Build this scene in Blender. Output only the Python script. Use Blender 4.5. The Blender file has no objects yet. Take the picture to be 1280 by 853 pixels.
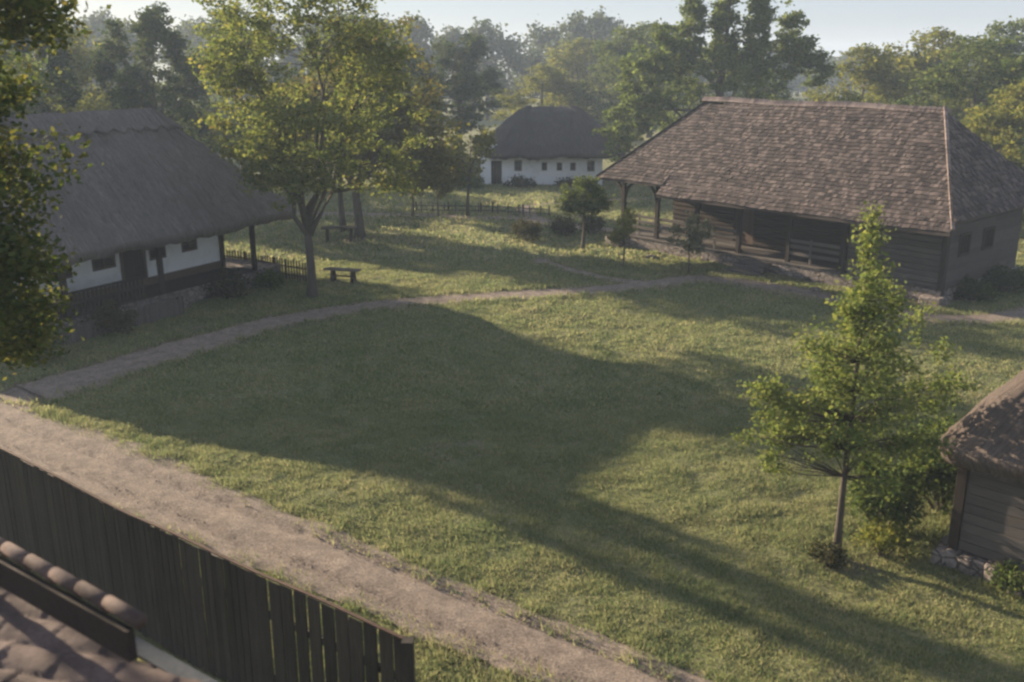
import bpy, math, random
import numpy as np
from mathutils import Vector

# ------------------------------------------------------------------ camera, sky, sun, exposure
scene = bpy.context.scene
R = math.radians
cd = bpy.data.cameras.new('camera'); cam = bpy.data.objects.new('camera', cd)
scene.collection.objects.link(cam); scene.camera = cam
cam.location = (0, 0, 9.0)
cam.rotation_euler = (R(90 - 16.33), 0, 0)
cd.sensor_width = 36; cd.lens = 33.75; cd.clip_start = 0.1; cd.clip_end = 4000
cd.dof.use_dof = True; cd.dof.focus_distance = 38; cd.dof.aperture_fstop = 1.5
SUN_AZ = math.atan2(0.77, 0.64)      # measured from +Y towards -X
SUN_EL = R(16.5)
world = bpy.data.worlds.new('World'); scene.world = world; world.use_nodes = True
wn = world.node_tree.nodes; wl = world.node_tree.links
sky = wn.new('ShaderNodeTexSky'); sky.sky_type = 'NISHITA'; sky.sun_disc = False
sky.sun_elevation = SUN_EL; sky.sun_rotation = -SUN_AZ
sky.air_density = 1.0; sky.dust_density = .5; sky.ozone_density = 1.5; sky.altitude = 100
wn['Background'].inputs[1].default_value = 0.084
veil = wn.new('ShaderNodeMix'); veil.data_type = 'RGBA'; veil.inputs[0].default_value = .82     # thin even high cloud
veil.inputs[7].default_value = (1.62, 1.80, 2.30, 1); wl.new(sky.outputs[0], veil.inputs[6])
wl.new(veil.outputs[2], wn['Background'].inputs[0])
sd = bpy.data.lights.new('sun', 'SUN'); sun = bpy.data.objects.new('sun', sd)
scene.collection.objects.link(sun)
sd.energy = 4.7; sd.angle = R(0.55); sd.color = (1.0, 0.82, 0.60)
svec = Vector((-math.sin(SUN_AZ) * math.cos(SUN_EL), math.cos(SUN_AZ) * math.cos(SUN_EL), math.sin(SUN_EL)))
sun.rotation_euler = svec.to_track_quat('Z', 'Y').to_euler()
scene.view_settings.view_transform = 'Standard'; scene.view_settings.look = 'None'
scene.view_settings.exposure = 1.66; scene.view_settings.gamma = 1
scene.render.engine = 'CYCLES'
cy = scene.cycles
cy.use_denoising = True; cy.max_bounces = 6; cy.diffuse_bounces = 3; cy.transmission_bounces = 4
cy.transparent_max_bounces = 4; cy.volume_bounces = 1; cy.glossy_bounces = 2
cy.pixel_filter_type = 'BLACKMAN_HARRIS'; cy.filter_width = 2.5
HAZE = 0.00105

rs = np.random.RandomState(7)
COL = scene.collection

# ------------------------------------------------------------------ noise
def _hash(ix, iy, seed):
    n = (ix.astype(np.int64) * 374761393 + iy.astype(np.int64) * 668265263 + seed * 1442695041) & 0x7fffffff
    n = ((n ^ (n >> 13)) * 1274126177) & 0x7fffffff
    n = (n ^ (n >> 16)) & 0xffff
    return n / 65535.0
def vn(x, y, seed=0):
    x = np.asarray(x, float); y = np.asarray(y, float)
    ix = np.floor(x); iy = np.floor(y); fx = x - ix; fy = y - iy
    fx = fx * fx * (3 - 2 * fx); fy = fy * fy * (3 - 2 * fy)
    a = _hash(ix, iy, seed); b = _hash(ix + 1, iy, seed); c = _hash(ix, iy + 1, seed); d = _hash(ix + 1, iy + 1, seed)
    return (a + (b - a) * fx) * (1 - fy) + (c + (d - c) * fx) * fy      # 0..1
def fbm(x, y, seed=0, o=3):
    s = 0; a = 1; t = 0
    for i in range(o):
        s = s + a * vn(x * 2 ** i, y * 2 ** i, seed + i * 17); t += a; a *= .5
    return s / t

# ------------------------------------------------------------------ objects
def tag(o, label=None, cat=None, group=None, kind=None):
    if label: o['label'] = label
    if cat: o['category'] = cat
    if group: o['group'] = group
    if kind: o['kind'] = kind
    return o
def empty(name, loc=(0, 0, 0), rz=0):
    o = bpy.data.objects.new(name, None); o.empty_display_size = .3
    o.location = loc; o.rotation_euler = (0, 0, rz); COL.objects.link(o); return o
def link(name, me, parent=None):
    o = bpy.data.objects.new(name, me); COL.objects.link(o)
    if parent: o.parent = parent
    return o
def np_mesh(name, V, F, mat, smooth=False, uv=None):
    V = np.asarray(V, np.float32).reshape(-1, 3); F = np.asarray(F, np.int32)
    me = bpy.data.meshes.new(name)
    k = F.shape[1]; n = F.shape[0]
    me.vertices.add(len(V)); me.vertices.foreach_set('co', V.ravel())
    me.loops.add(n * k); me.loops.foreach_set('vertex_index', F.ravel())
    me.polygons.add(n); me.polygons.foreach_set('loop_start', np.arange(0, n * k, k, dtype=np.int32))
    me.polygons.foreach_set('loop_total', np.full(n, k, np.int32))
    me.polygons.foreach_set('use_smooth', np.full(n, smooth))
    if uv is not None:
        l = me.uv_layers.new(name='UVMap'); l.data.foreach_set('uv', np.asarray(uv, np.float32)[F.ravel()].ravel())
    me.update(calc_edges=True); me.validate()
    me.materials.append(mat); return me
class MB:
    def __init__(s): s.v = []; s.f = []
    def add(s, vs, fs):
        b = len(s.v); s.v += [tuple(v) for v in vs]; s.f += [tuple(b + i for i in f) for f in fs]; return s
    def box(s, x0, x1, y0, y1, z0, z1, j=0):
        q = lambda: random.uniform(-j, j) if j else 0
        vs = [(x + q(), y + q(), z + q()) for z in (z0, z1) for y in (y0, y1) for x in (x0, x1)]
        return s.add(vs, [(0, 2, 3, 1), (4, 5, 7, 6), (0, 1, 5, 4), (2, 6, 7, 3), (0, 4, 6, 2), (1, 3, 7, 5)])
    def beam(s, p0, p1, w, h, up=(0, 0, 1)):
        p0 = Vector(p0); p1 = Vector(p1); d = (p1 - p0).normalized(); u = Vector(up)
        if abs(d.dot(u)) > .98: u = Vector((0, 1, 0))
        a = d.cross(u).normalized() * w / 2; b = a.cross(d).normalized() * h / 2
        vs = [p + i * a + k * b for p in (p0, p1) for i, k in ((-1, -1), (1, -1), (1, 1), (-1, 1))]
        return s.add(vs, [(3, 2, 1, 0), (4, 5, 6, 7), (0, 1, 5, 4), (1, 2, 6, 5), (2, 3, 7, 6), (3, 0, 4, 7)])
    def tube(s, pts, rad, n=8):
        b = len(s.v); pts = [Vector(p) for p in pts]
        for i, p in enumerate(pts):
            d = (pts[min(i + 1, len(pts) - 1)] - pts[max(i - 1, 0)]).normalized()
            u = Vector((0, 0, 1)) if abs(d.z) < .9 else Vector((1, 0, 0))
            a = d.cross(u).normalized(); c = d.cross(a).normalized(); r = rad[i]
            for k in range(n):
                t = 2 * math.pi * k / n; s.v.append(tuple(p + a * r * math.cos(t) + c * r * math.sin(t)))
        for i in range(len(pts) - 1):
            for k in range(n):
                k2 = (k + 1) % n
                s.f.append((b + i * n + k, b + i * n + k2, b + (i + 1) * n + k2, b + (i + 1) * n + k))
        s.f.append(tuple(b + k for k in range(n - 1, -1, -1))); s.f.append(tuple(b + (len(pts) - 1) * n + k for k in range(n)))
        return s
    def build(s, name, mat, parent=None, smooth=False, bevel=0):
        me = bpy.data.meshes.new(name); me.from_pydata(s.v, [], s.f); me.update()
        me.materials.append(mat)
        if smooth:
            for p in me.polygons: p.use_smooth = True
        o = link(name, me, parent)
        if bevel:
            m = o.modifiers.new('bevel', 'BEVEL'); m.width = bevel; m.segments = 2; m.limit_method = 'ANGLE'
        return o

# ------------------------------------------------------------------ materials
class NT:
    def __init__(s, name):
        s.m = bpy.data.materials.new(name); s.m.use_nodes = True
        s.n = s.m.node_tree.nodes; s.l = s.m.node_tree.links; s.b = s.n['Principled BSDF']
        s.b.inputs['Roughness'].default_value = .85; s.b.inputs['Specular IOR Level'].default_value = .25
    def node(s, t, **k):
        n = s.n.new(t)
        for a, v in k.items(): setattr(n, a, v)
        return n
    def coord(s, kind='Object', scale=(1, 1, 1)):
        c = s.node('ShaderNodeTexCoord'); mp = s.node('ShaderNodeMapping'); mp.inputs['Scale'].default_value = scale
        s.l.new(c.outputs[kind], mp.inputs[0]); return mp.outputs[0]
    def noise(s, vec, scale, detail=4, rough=.6):
        n = s.node('ShaderNodeTexNoise'); n.inputs['Scale'].default_value = scale; n.inputs['Detail'].default_value = detail
        n.inputs['Roughness'].default_value = rough; s.l.new(vec, n.inputs['Vector']); return n.outputs['Fac']
    def ramp(s, fac, stops):
        r = s.node('ShaderNodeValToRGB'); e = r.color_ramp.elements
        while len(e) < len(stops): e.new(.5)
        for i, (p, c) in enumerate(stops): e[i].position = p; e[i].color = (*c, 1)
        s.l.new(fac, r.inputs[0]); return r.outputs[0]
    def mix(s, fac, a, b, t='MIX'):
        m = s.node('ShaderNodeMix', data_type='RGBA', blend_type=t)
        for i, v in ((0, fac), (6, a), (7, b)):
            if isinstance(v, (int, float)): m.inputs[i].default_value = v
            elif isinstance(v, tuple): m.inputs[i].default_value = (*v, 1)
            else: s.l.new(v, m.inputs[i])
        return m.outputs[2]
    def math(s, op, a, b=0.0):
        m = s.node('ShaderNodeMath', operation=op)
        for i, v in ((0, a), (1, b)):
            if isinstance(v, (int, float)): m.inputs[i].default_value = v
            else: s.l.new(v, m.inputs[i])
        return m.outputs[0]
    def island(s):
        return s.node('ShaderNodeNewGeometry').outputs['Random Per Island']
    def color(s, c): s.l.new(c, s.b.inputs['Base Color']); return s
    def bump(s, h, strength=.5, dist=.02):
        b = s.node('ShaderNodeBump'); b.inputs['Strength'].default_value = strength; b.inputs['Distance'].default_value = dist
        s.l.new(h, b.inputs['Height']); s.l.new(b.outputs[0], s.b.inputs['Normal']); return s

def leaf_mat(name, c0, c1, c2, trans=.45, c3=None, w3=.93):
    t = NT(name); big = t.noise(t.coord(), .55, 2); isl = t.island()
    f = t.math('ADD', t.math('MULTIPLY', isl, .55), t.math('MULTIPLY', big, .5))
    stops = [(.15, c0), (.5, c1), (.85, c2)]
    if c3: stops = [(.15, c0), (.48, c1), (.76, c2), (w3, c3)]
    c = t.ramp(f, stops); t.color(c); t.b.inputs['Roughness'].default_value = .8; t.b.inputs['Specular IOR Level'].default_value = .08
    tr = t.node('ShaderNodeBsdfTranslucent'); t.l.new(t.mix(.5, c, (1, .95, .35), 'MULTIPLY'), tr.inputs[0])
    mx = t.node('ShaderNodeMixShader'); mx.inputs[0].default_value = trans
    t.l.new(t.b.outputs[0], mx.inputs[1]); t.l.new(tr.outputs[0], mx.inputs[2])
    t.l.new(mx.outputs[0], t.n['Material Output'].inputs[0]); return t.m
def wood_mat(name, a, b, ax='x', bump=.5, isl=.5):
    t = NT(name); sc = {'x': (1, 12, 12), 'y': (12, 1, 12), 'z': (12, 12, 1)}[ax]
    n = t.noise(t.coord(scale=sc), 2.2, 6, .7); n2 = t.noise(t.coord(), 1.3, 3)
    f = t.math('ADD', t.math('MULTIPLY', n, .6), t.math('MULTIPLY', t.island(), isl * .4)); f = t.math('ADD', f, t.math('MULTIPLY', n2, .25))
    t.color(t.ramp(f, [(.3, a), (.95, b)])); t.bump(n, bump, .02); return t.m
def thatch_mat(name, a, b, c, su=9, sv=.9):
    t = NT(name)
    st = t.noise(t.coord('UV', (su, sv, 1)), 1.6, 6, .75); bl = t.noise(t.coord('UV'), .55, 4, .6); fi = t.noise(t.coord('UV', (11, 2.2, 1)), 2, 5, .85)
    f = t.math('ADD', t.math('MULTIPLY', st, .45), t.math('MULTIPLY', fi, .5))
    col = t.ramp(f, [(.3, a), (.52, b), (.72, c)])
    moss = t.ramp(bl, [(.45, (0, 0, 0)), (.7, (1, 1, 1))])
    col = t.mix(t.math('MULTIPLY', moss, .65), col, tuple(x * .62 for x in b))
    t.color(col); t.bump(t.math('ADD', st, fi), 1.0, .12); t.b.inputs['Roughness'].default_value = .95; return t.m

M = {}
M['thatch'] = thatch_mat('old_grey_thatch', (.06, .052, .048), (.26, .23, .21), (.55, .50, .46), 5, .7)
M['thatch_far'] = thatch_mat('dark_thatch', (.03, .026, .025), (.10, .088, .085), (.20, .18, .165), 6, 1)
M['thatch_hut'] = thatch_mat('hut_thatch', (.07, .055, .045), (.24, .19, .16), (.46, .38, .32), 7, .5)
M['bark'] = wood_mat('bark', (.05, .04, .032), (.15, .125, .10), 'z', .9)
M['wood'] = wood_mat('dark_weathered_timber', (.018, .014, .011), (.06, .045, .036), 'x')
M['wood_post'] = wood_mat('post_timber', (.022, .017, .014), (.07, .052, .04), 'z')
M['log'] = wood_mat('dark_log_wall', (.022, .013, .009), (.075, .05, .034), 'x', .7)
M['log_y'] = wood_mat('grey_end_boards', (.05, .042, .038), (.13, .11, .10), 'y', .7)
M['grey_wood'] = wood_mat('silvered_boards', (.065, .056, .05), (.19, .165, .145), 'x', .7)
M['brown_wood'] = wood_mat('brown_boards', (.075, .048, .034), (.17, .115, .085), 'x')
M['fence_wood'] = wood_mat('dark_fence_boards', (.014, .012, .010), (.085, .07, .055), 'z', .8)
M['fence_cap'] = wood_mat('reddish_fence_rail', (.06, .035, .025), (.13, .08, .055), 'x', .6)
t = NT('lime_plaster'); nz = t.noise(t.coord(), 3, 5); n2 = t.noise(t.coord(scale=(1, 1, .6)), 1.1, 3)
t.color(t.ramp(t.math('ADD', t.math('MULTIPLY', nz, .5), t.math('MULTIPLY', n2, .5)), [(.3, (.62, .62, .62)), (.5, (.80, .80, .80)), (.8, (.85, .85, .86))])); t.bump(nz, .35, .03); M['plaster'] = t.m
t = NT('rubble_stone'); v = t.node('ShaderNodeTexVoronoi'); v.inputs['Scale'].default_value = 3.2
t.l.new(t.coord(scale=(1, 1, 1.6)), v.inputs['Vector']); ed = t.node('ShaderNodeTexVoronoi', feature='DISTANCE_TO_EDGE'); ed.inputs['Scale'].default_value = 3.2
t.l.new(t.coord(scale=(1, 1, 1.6)), ed.inputs['Vector']); g = t.ramp(ed.outputs['Distance'], [(0, (0, 0, 0)), (.09, (1, 1, 1))])
c = t.mix(.5, t.ramp(t.noise(t.coord(), 5), [(.3, (.12, .10, .09)), (.7, (.30, .26, .235))]), t.ramp(v.outputs['Color'], [(.2, (.25, .24, .23)), (.8, (.75, .72, .70))]), 'SOFT_LIGHT')
t.color(t.mix(g, (.07, .06, .05), c)); t.bump(g, .8, .03); M['stone'] = t.m
t = NT('dark_glass'); t.b.inputs['Base Color'].default_value = (.015, .017, .02, 1); t.b.inputs['Roughness'].default_value = .12; M['glass'] = t.m
def shingle_mat(name, stops, us=1.0):
    t = NT(name); n = t.noise(t.coord(), .9, 4); f = t.math('ADD', t.math('MULTIPLY', t.island(), .75), t.math('MULTIPLY', n, .45))
    fine = t.noise(t.coord(), 24, 4, .7); c = t.mix(.5, t.ramp(f, stops), fine, 'OVERLAY')
    t.color(c); t.bump(fine, .5, .01); return t.m
M['shingle'] = shingle_mat('wooden_shingles', [(.1, (.014, .010, .009)), (.5, (.050, .037, .033)), (.8, (.092, .070, .062)), (1, (.15, .118, .102))])
M['shingle_deck'] = wood_mat('roof_deck', (.05, .038, .034), (.10, .078, .07), 'x')
M['ridge_tile'] = shingle_mat('ridge_boards', [(.1, (.12, .09, .08)), (.9, (.27, .21, .18))])
M['tin'] = shingle_mat('grey_tin', [(.1, (.04, .048, .055)), (.9, (.08, .09, .10))])

# ground: grass soil with worn earth where 'dirt' is high
def soil(t):
    n = t.noise(t.coord(), 2.6, 8, .75); f = t.noise(t.coord(), 24, 6, .85)
    c = t.ramp(n, [(.3, (.12, .095, .075)), (.48, (.20, .158, .125)), (.68, (.29, .235, .185))])
    return t.mix(.85, c, t.ramp(f, [(.36, (.12, .12, .12)), (.64, (.88, .88, .88))]), 'OVERLAY'), f
t = NT('meadow_ground'); sc, sf = soil(t)
n1 = t.noise(t.coord(), .35, 4); n2 = t.noise(t.coord(), 4.5, 6, .7); n3 = t.noise(t.coord(), 18, 6, .85)
gf = t.math('ADD', t.math('MULTIPLY', n1, .4), t.math('MULTIPLY', n2, .45)); gf = t.math('ADD', gf, t.math('MULTIPLY', n3, .38))
gc = t.ramp(gf, [(.3, (.07, .10, .045)), (.5, (.13, .15, .065)), (.66, (.20, .195, .095)), (.85, (.26, .22, .14))])
at = t.node('ShaderNodeAttribute', attribute_name='dirt')
df = t.math('ADD', at.outputs['Fac'], t.math('MULTIPLY', t.math('SUBTRACT', n2, .5), 1.1))
df = t.ramp(df, [(.42, (0, 0, 0)), (.62, (1, 1, 1))])
t.color(t.mix(df, gc, sc)); t.bump(t.math('ADD', n2, n3), .7, .06); t.b.inputs['Roughness'].default_value = .95; M['ground'] = t.m
t = NT('trodden_earth'); sc, sf = soil(t); t.color(sc); t.bump(t.math('ADD', sf, t.noise(t.coord(), 6, 5, .7)), .6, .03); t.b.inputs['Roughness'].default_value = .95; M['road'] = t.m
def blade_mat(name, c0, c1, c2, c3):
    t = NT(name); f = t.math('ADD', t.math('MULTIPLY', t.island(), .45), t.math('MULTIPLY', t.noise(t.coord(), .5, 4), .6))
    c = t.ramp(f, [(.25, c0), (.47, c1), (.65, c2), (.88, c3)]); t.color(c); t.b.inputs['Roughness'].default_value = .8; t.b.inputs['Specular IOR Level'].default_value = .08
    tr = t.node('ShaderNodeBsdfTranslucent'); t.l.new(c, tr.inputs[0]); mx = t.node('ShaderNodeMixShader'); mx.inputs[0].default_value = .5
    t.l.new(t.b.outputs[0], mx.inputs[1]); t.l.new(tr.outputs[0], mx.inputs[2]); t.l.new(mx.outputs[0], t.n['Material Output'].inputs[0]); return t.m
M['blade'] = blade_mat('grass_blades', (.13, .185, .075), (.23, .265, .11), (.35, .34, .16), (.46, .40, .24))
M['leaf_maple'] = leaf_mat('maple_leaves', (.10, .15, .045), (.17, .22, .065), (.28, .29, .10), .5)
M['leaf_big'] = leaf_mat('yellowing_leaves', (.085, .125, .035), (.15, .19, .055), (.25, .26, .075), .55, (.30, .20, .07), .97)
M['leaf_rust'] = leaf_mat('rusty_leaves', (.07, .085, .028), (.125, .13, .04), (.20, .17, .05), .5, (.24, .13, .05), .95)
M['leaf_dark'] = leaf_mat('dark_green_leaves', (.035, .06, .028), (.06, .09, .038), (.11, .13, .05), .4)
M['leaf_mid'] = leaf_mat('green_leaves', (.05, .085, .03), (.095, .135, .04), (.18, .20, .06), .45)
M['leaf_yellow'] = leaf_mat('yellow_green_leaves', (.10, .13, .035), (.18, .20, .05), (.28, .26, .07), .5)
M['leaf_grey'] = leaf_mat('silvery_leaves', (.09, .11, .06), (.16, .17, .10), (.26, .26, .17), .4)
M['leaf_near'] = leaf_mat('near_leaves', (.045, .07, .022), (.08, .11, .03), (.16, .16, .05), .45, (.32, .24, .05), .95)
M['leaf_shrub'] = leaf_mat('shrub_leaves', (.03, .04, .018), (.06, .06, .028), (.11, .09, .045), .3)
M['leaf_spire'] = leaf_mat('lighter_green_leaves', (.07, .11, .04), (.13, .18, .055), (.22, .25, .08), .5)  # lighter leaf green of the tall spired tree
M['leaf_forest'] = leaf_mat('forest_leaves', (.04, .07, .03), (.075, .10, .04), (.14, .15, .06), .4)

# ------------------------------------------------------------------ ground and roads
PATH = [(-13.6, 25.6), (-12.5, 27.0), (-10.2, 30.6), (-8.2, 33.3), (-5.7, 35.2), (-3.5, 36.2), (-1.2, 36.9), (1.5, 37.6), (4.2, 38.4), (6.2, 39.3), (7.9, 40.2), (9.8, 39.3), (11.8, 37.6), (13.4, 35.4), (15.2, 33.7), (17.3, 33.6), (19.5, 34.6), (24, 37.5), (30, 42)]
ROAD = [(-26, 30.8), (-19, 26.4), (-12.9, 22.5), (-8.8, 19.75), (-5.5, 17.45), (-3.25, 15.95), (-1.05, 14.35), (0.95, 12.95), (3.1, 11.4), (6, 9.4), (10, 6.8)]
LANE = [(-34, 58), (-20, 58.6), (-8.2, 57.9), (0, 56.2), (4.2, 53.2), (7, 51.5)]
SPUR = [(2.6, 53.6), (0.8, 60.5), (6, 64), (15, 66)]
BRANCH = [(1.2, 44.4), (2.2, 42.6), (3.4, 41.0), (4.8, 39.8), (6.4, 39.4)]
def resample(pts, step=.2):
    P = np.array(pts, float); out = []
    for i in range(len(P) - 1):
        p0 = P[max(i - 1, 0)]; p1 = P[i]; p2 = P[i + 1]; p3 = P[min(i + 2, len(P) - 1)]
        n = max(2, int(np.linalg.norm(p2 - p1) / step))
        for k in range(n):
            s = k / n
            out.append(.5 * ((2 * p1) + (-p0 + p2) * s + (2 * p0 - 5 * p1 + 4 * p2 - p3) * s * s + (-p0 + 3 * p1 - 3 * p2 + p3) * s ** 3))
    out.append(P[-1]); return np.array(out)
LINES = [(resample(PATH), .72), (resample(ROAD), 1.45), (resample(LANE), .7), (resample(SPUR), .5), (resample(BRANCH), .42)]
def dist_line(x, y, L):
    d = np.full(x.shape, 1e9); S = L[::3]
    for a, b in zip(S[:-1], S[1:]):
        ab = b - a; t = np.clip(((x - a[0]) * ab[0] + (y - a[1]) * ab[1]) / (ab @ ab + 1e-9), 0, 1)
        d = np.minimum(d, np.hypot(x - a[0] - t * ab[0], y - a[1] - t * ab[1]))
    return d
def path_w(x): return np.interp(x, [-12, -5], [1.05, .74])
def road_w(x): return np.interp(x, [-14, -8, -3, 2], [1.45, 1.15, .86, .74])
def road_edge(x, y):      # signed: negative = on a road
    r = np.full(x.shape, 1e9)
    for i, (L, w) in enumerate(LINES): r = np.minimum(r, dist_line(x, y, L) - (road_w(x) if i == 1 else path_w(x) if i == 0 else w))
    return r
def hgt(x, y):
    x = np.asarray(x, float); y = np.asarray(y, float)
    near = np.exp(-np.maximum(0, np.hypot(x, y - 28) - 40) / 20)
    return near * (.10 * (fbm(x / 5, y / 5, 3, 2) - .5) + .135 * (fbm(x / .7, y / .7, 9, 3) - .5))
def axis_coords(lo, hi, fine, far, grow=1.16):
    c = list(np.arange(lo, hi + 1e-6, fine)); s = fine; x = c[-1]
    while x < far: s *= grow; x += s; c.append(min(x, far))
    s = fine; x = c[0]; pre = []
    while x > -far: s *= grow; x -= s; pre.append(max(x, -far))
    return np.array(pre[::-1] + c)
gx = axis_coords(-17, 17, .13, 690); gy = axis_coords(9, 46, .13, 690)
X, Y = np.meshgrid(gx, gy); Z = hgt(X, Y)
E_ = np.full(X.shape, 99.); mk = (np.abs(X) < 60) & (Y > 0) & (Y < 80); E_[mk] = road_edge(X[mk], Y[mk])
wear = np.clip(1 - (E_ + .15) / 1.0, 0, 1)
bare = np.clip(1.25 - np.hypot((X + 1.5) / 1.1, (Y - 21.4) / .9), 0, .47)
bare = np.maximum(bare, np.clip(1.3 - np.hypot((X - 6.2) / .7, (Y - 16.1) / .55), 0, .7))
bare = np.maximum(bare, np.clip(1.2 - np.hypot((X + 8) / 1.6, (Y - 49.5) / 1.6), 0, .6))
bare = np.maximum(bare, np.clip(1.2 - np.hypot((X - 9) / 3.5, (Y - 41.6) / 1.2), 0, .55))
bare = np.maximum(bare, np.clip(1.3 - np.hypot((X + 12.6) / 1.7, (Y - 27.2) / 1.3), 0, .6))
bare = np.maximum(bare, np.clip(1.25 - np.hypot((X + 10.9) / 1.0, (Y - 31.9) / 1.2), 0, .6))
bare = np.maximum(bare, np.clip(1.2 - np.hypot((X - 4.6) / 1.8, (Y - 40.3) / 1.0), 0, .58))
Z = Z * np.clip((E_ + .2) / .5, .35, 1) + np.where(E_ < .05, -.03, 0)
ny, nx = X.shape; idx = np.arange(nx * ny).reshape(ny, nx)
F = np.stack([idx[:-1, :-1], idx[:-1, 1:], idx[1:, 1:], idx[1:, :-1]], -1).reshape(-1, 4)
gm = np_mesh('ground', np.stack([X, Y, Z], -1), F, M['ground'], True)
at = gm.attributes.new('dirt', 'FLOAT', 'POINT'); at.data.foreach_set('value', np.maximum(wear * .8, bare).astype(np.float32).ravel())
tag(link('ground', gm), kind='structure')
def strip(name, pts, w, seed, dz, ruts=False):
    L = resample(pts, .14); T = np.gradient(L, axis=0); T /= np.linalg.norm(T, axis=1)[:, None]; N = np.stack([-T[:, 1], T[:, 0]], 1)
    k = 21; us = np.linspace(-1, 1, k); s = np.arange(len(L)) * .14
    if ruts: w = road_w(L[:, 0]) * w
    if name == 'footpath': w = path_w(L[:, 0])
    wl_ = w * (1 + .34 * (fbm(s / .7, s * 0 + 3, seed, 3) - .5) + .25 * (vn(s / 3, s * 0, seed + 5) - .5))
    wr_ = w * (1 + .34 * (fbm(s / .7, s * 0 + 9, seed + 1, 3) - .5) + .25 * (vn(s / 3.3, s * 0, seed + 6) - .5))
    W = np.where(us[None] < 0, wr_[:, None], wl_[:, None]) * us[None]
    PX = L[:, 0:1] + N[:, 0:1] * W; PY = L[:, 1:2] + N[:, 1:2] * W
    z = hgt(PX, PY) * .35 + dz + .012 * (fbm(PX / .35, PY / .35, seed + 8, 3) - .5)
    if ruts: z = z - .085 * (np.exp(-((W - .48) / .13) ** 2) + np.exp(-((W + .42) / .13) ** 2)) + .02
    z = z - np.clip(np.abs(us[None]) - .82, 0, 1) * .22
    ii = np.arange(PX.size).reshape(PX.shape)
    F = np.stack([ii[:-1, :-1], ii[:-1, 1:], ii[1:, 1:], ii[1:, :-1]], -1).reshape(-1, 4)
    tag(link(name, np_mesh(name, np.stack([PX, PY, z], -1), F[:, ::-1], M['road'], True)), kind='structure')
strip('dirt_road', ROAD, 1.06, 31, .028, True)
strip('footpath', PATH, .74, 41, .020)
strip('far_lane', LANE, .7, 51, .024)
strip('garden_path', SPUR, .5, 61, .018)
strip('gravel_path', BRANCH, .42, 71, .016)

# footprints that must stay free of grass
FOOT = [((-15.95, 36.5), R(60.4), 6.2, 3.6), ((13.48, 44.15), R(-48.9), 8.5, 3.6), ((12.5, 15.4), R(-45.4), 3.5, 2.7)]
def inside(x, y):
    m = np.zeros(x.shape, bool)
    for (ox, oy), a, hx, hy in FOOT:
        dx = x - ox; dy = y - oy; c, s = math.cos(a), math.sin(a)
        m |= (np.abs(dx * c + dy * s) < hx) & (np.abs(-dx * s + dy * c) < hy)
    return m
def blades(n, y0, y1, h0, w0, seed, marg=.02, even=False):
    r = np.random.RandomState(seed)
    # evenly over the wedge the view can see, denser near
    y = y0 + (y1 - y0) * r.rand(n) ** 1.0; hw = .58 * y + 1.5; x = (r.rand(n) * 2 - 1) * hw
    keep = (r.rand(n) < hw / (.58 * y1 + 1.5))
    cl = fbm(x / .38, y / .38, 77, 3); keep &= (cl + .5 * r.rand(n) > .40) | even
    x, y, cl = x[keep], y[keep], cl[keep]; e = road_edge(x, y)
    k = (e + .55 * (r.rand(len(x)) ** 1.5 - .25) > marg) & ~inside(x, y)
    br = np.hypot((x + 1.5) / 1.1, (y - 21.4) / .9); k &= (br > 1) | (r.rand(len(x)) > .35)
    x, y, cl, e = x[k], y[k], cl[k], e[k]; n = len(x)
    h = h0 * (.55 + .9 * r.rand(n)) * (.55 + 1.15 * np.clip(cl - .3, 0, 1)) * (1 + .7 * np.exp(-(np.clip(e, 0, 9) / .25) ** 2))
    az = r.rand(n) * 6.283; w = w0 * (.6 + .8 * r.rand(n)); ln = .35 + .7 * r.rand(n)
    la = az + 1.57 + r.randn(n) * .3
    z = hgt(x, y) - .01
    V = np.empty((n, 3, 3)); c, s = np.cos(az) * w, np.sin(az) * w
    V[:, 0] = np.stack([x - c, y - s, z], 1); V[:, 1] = np.stack([x + c, y + s, z], 1)
    V[:, 2] = np.stack([x + np.cos(la) * h * ln, y + np.sin(la) * h * ln, z + h], 1)
    return V
V = np.concatenate([blades(430000, 10.5, 24, .085, .013, 1), blades(330000, 10.5, 25, .05, .014, 8, even=True), blades(330000, 24, 44, .10, .026, 2), blades(170000, 24, 45, .06, .03, 9, even=True), blades(130000, 44, 75, .16, .06, 3)])
F = np.arange(len(V) * 3).reshape(-1, 3)
tag(link('grass', np_mesh('grass', V.reshape(-1, 3), F, M['blade'])), 'short tufty meadow grass between the houses and the paths', 'grass', kind='stuff')

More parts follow.
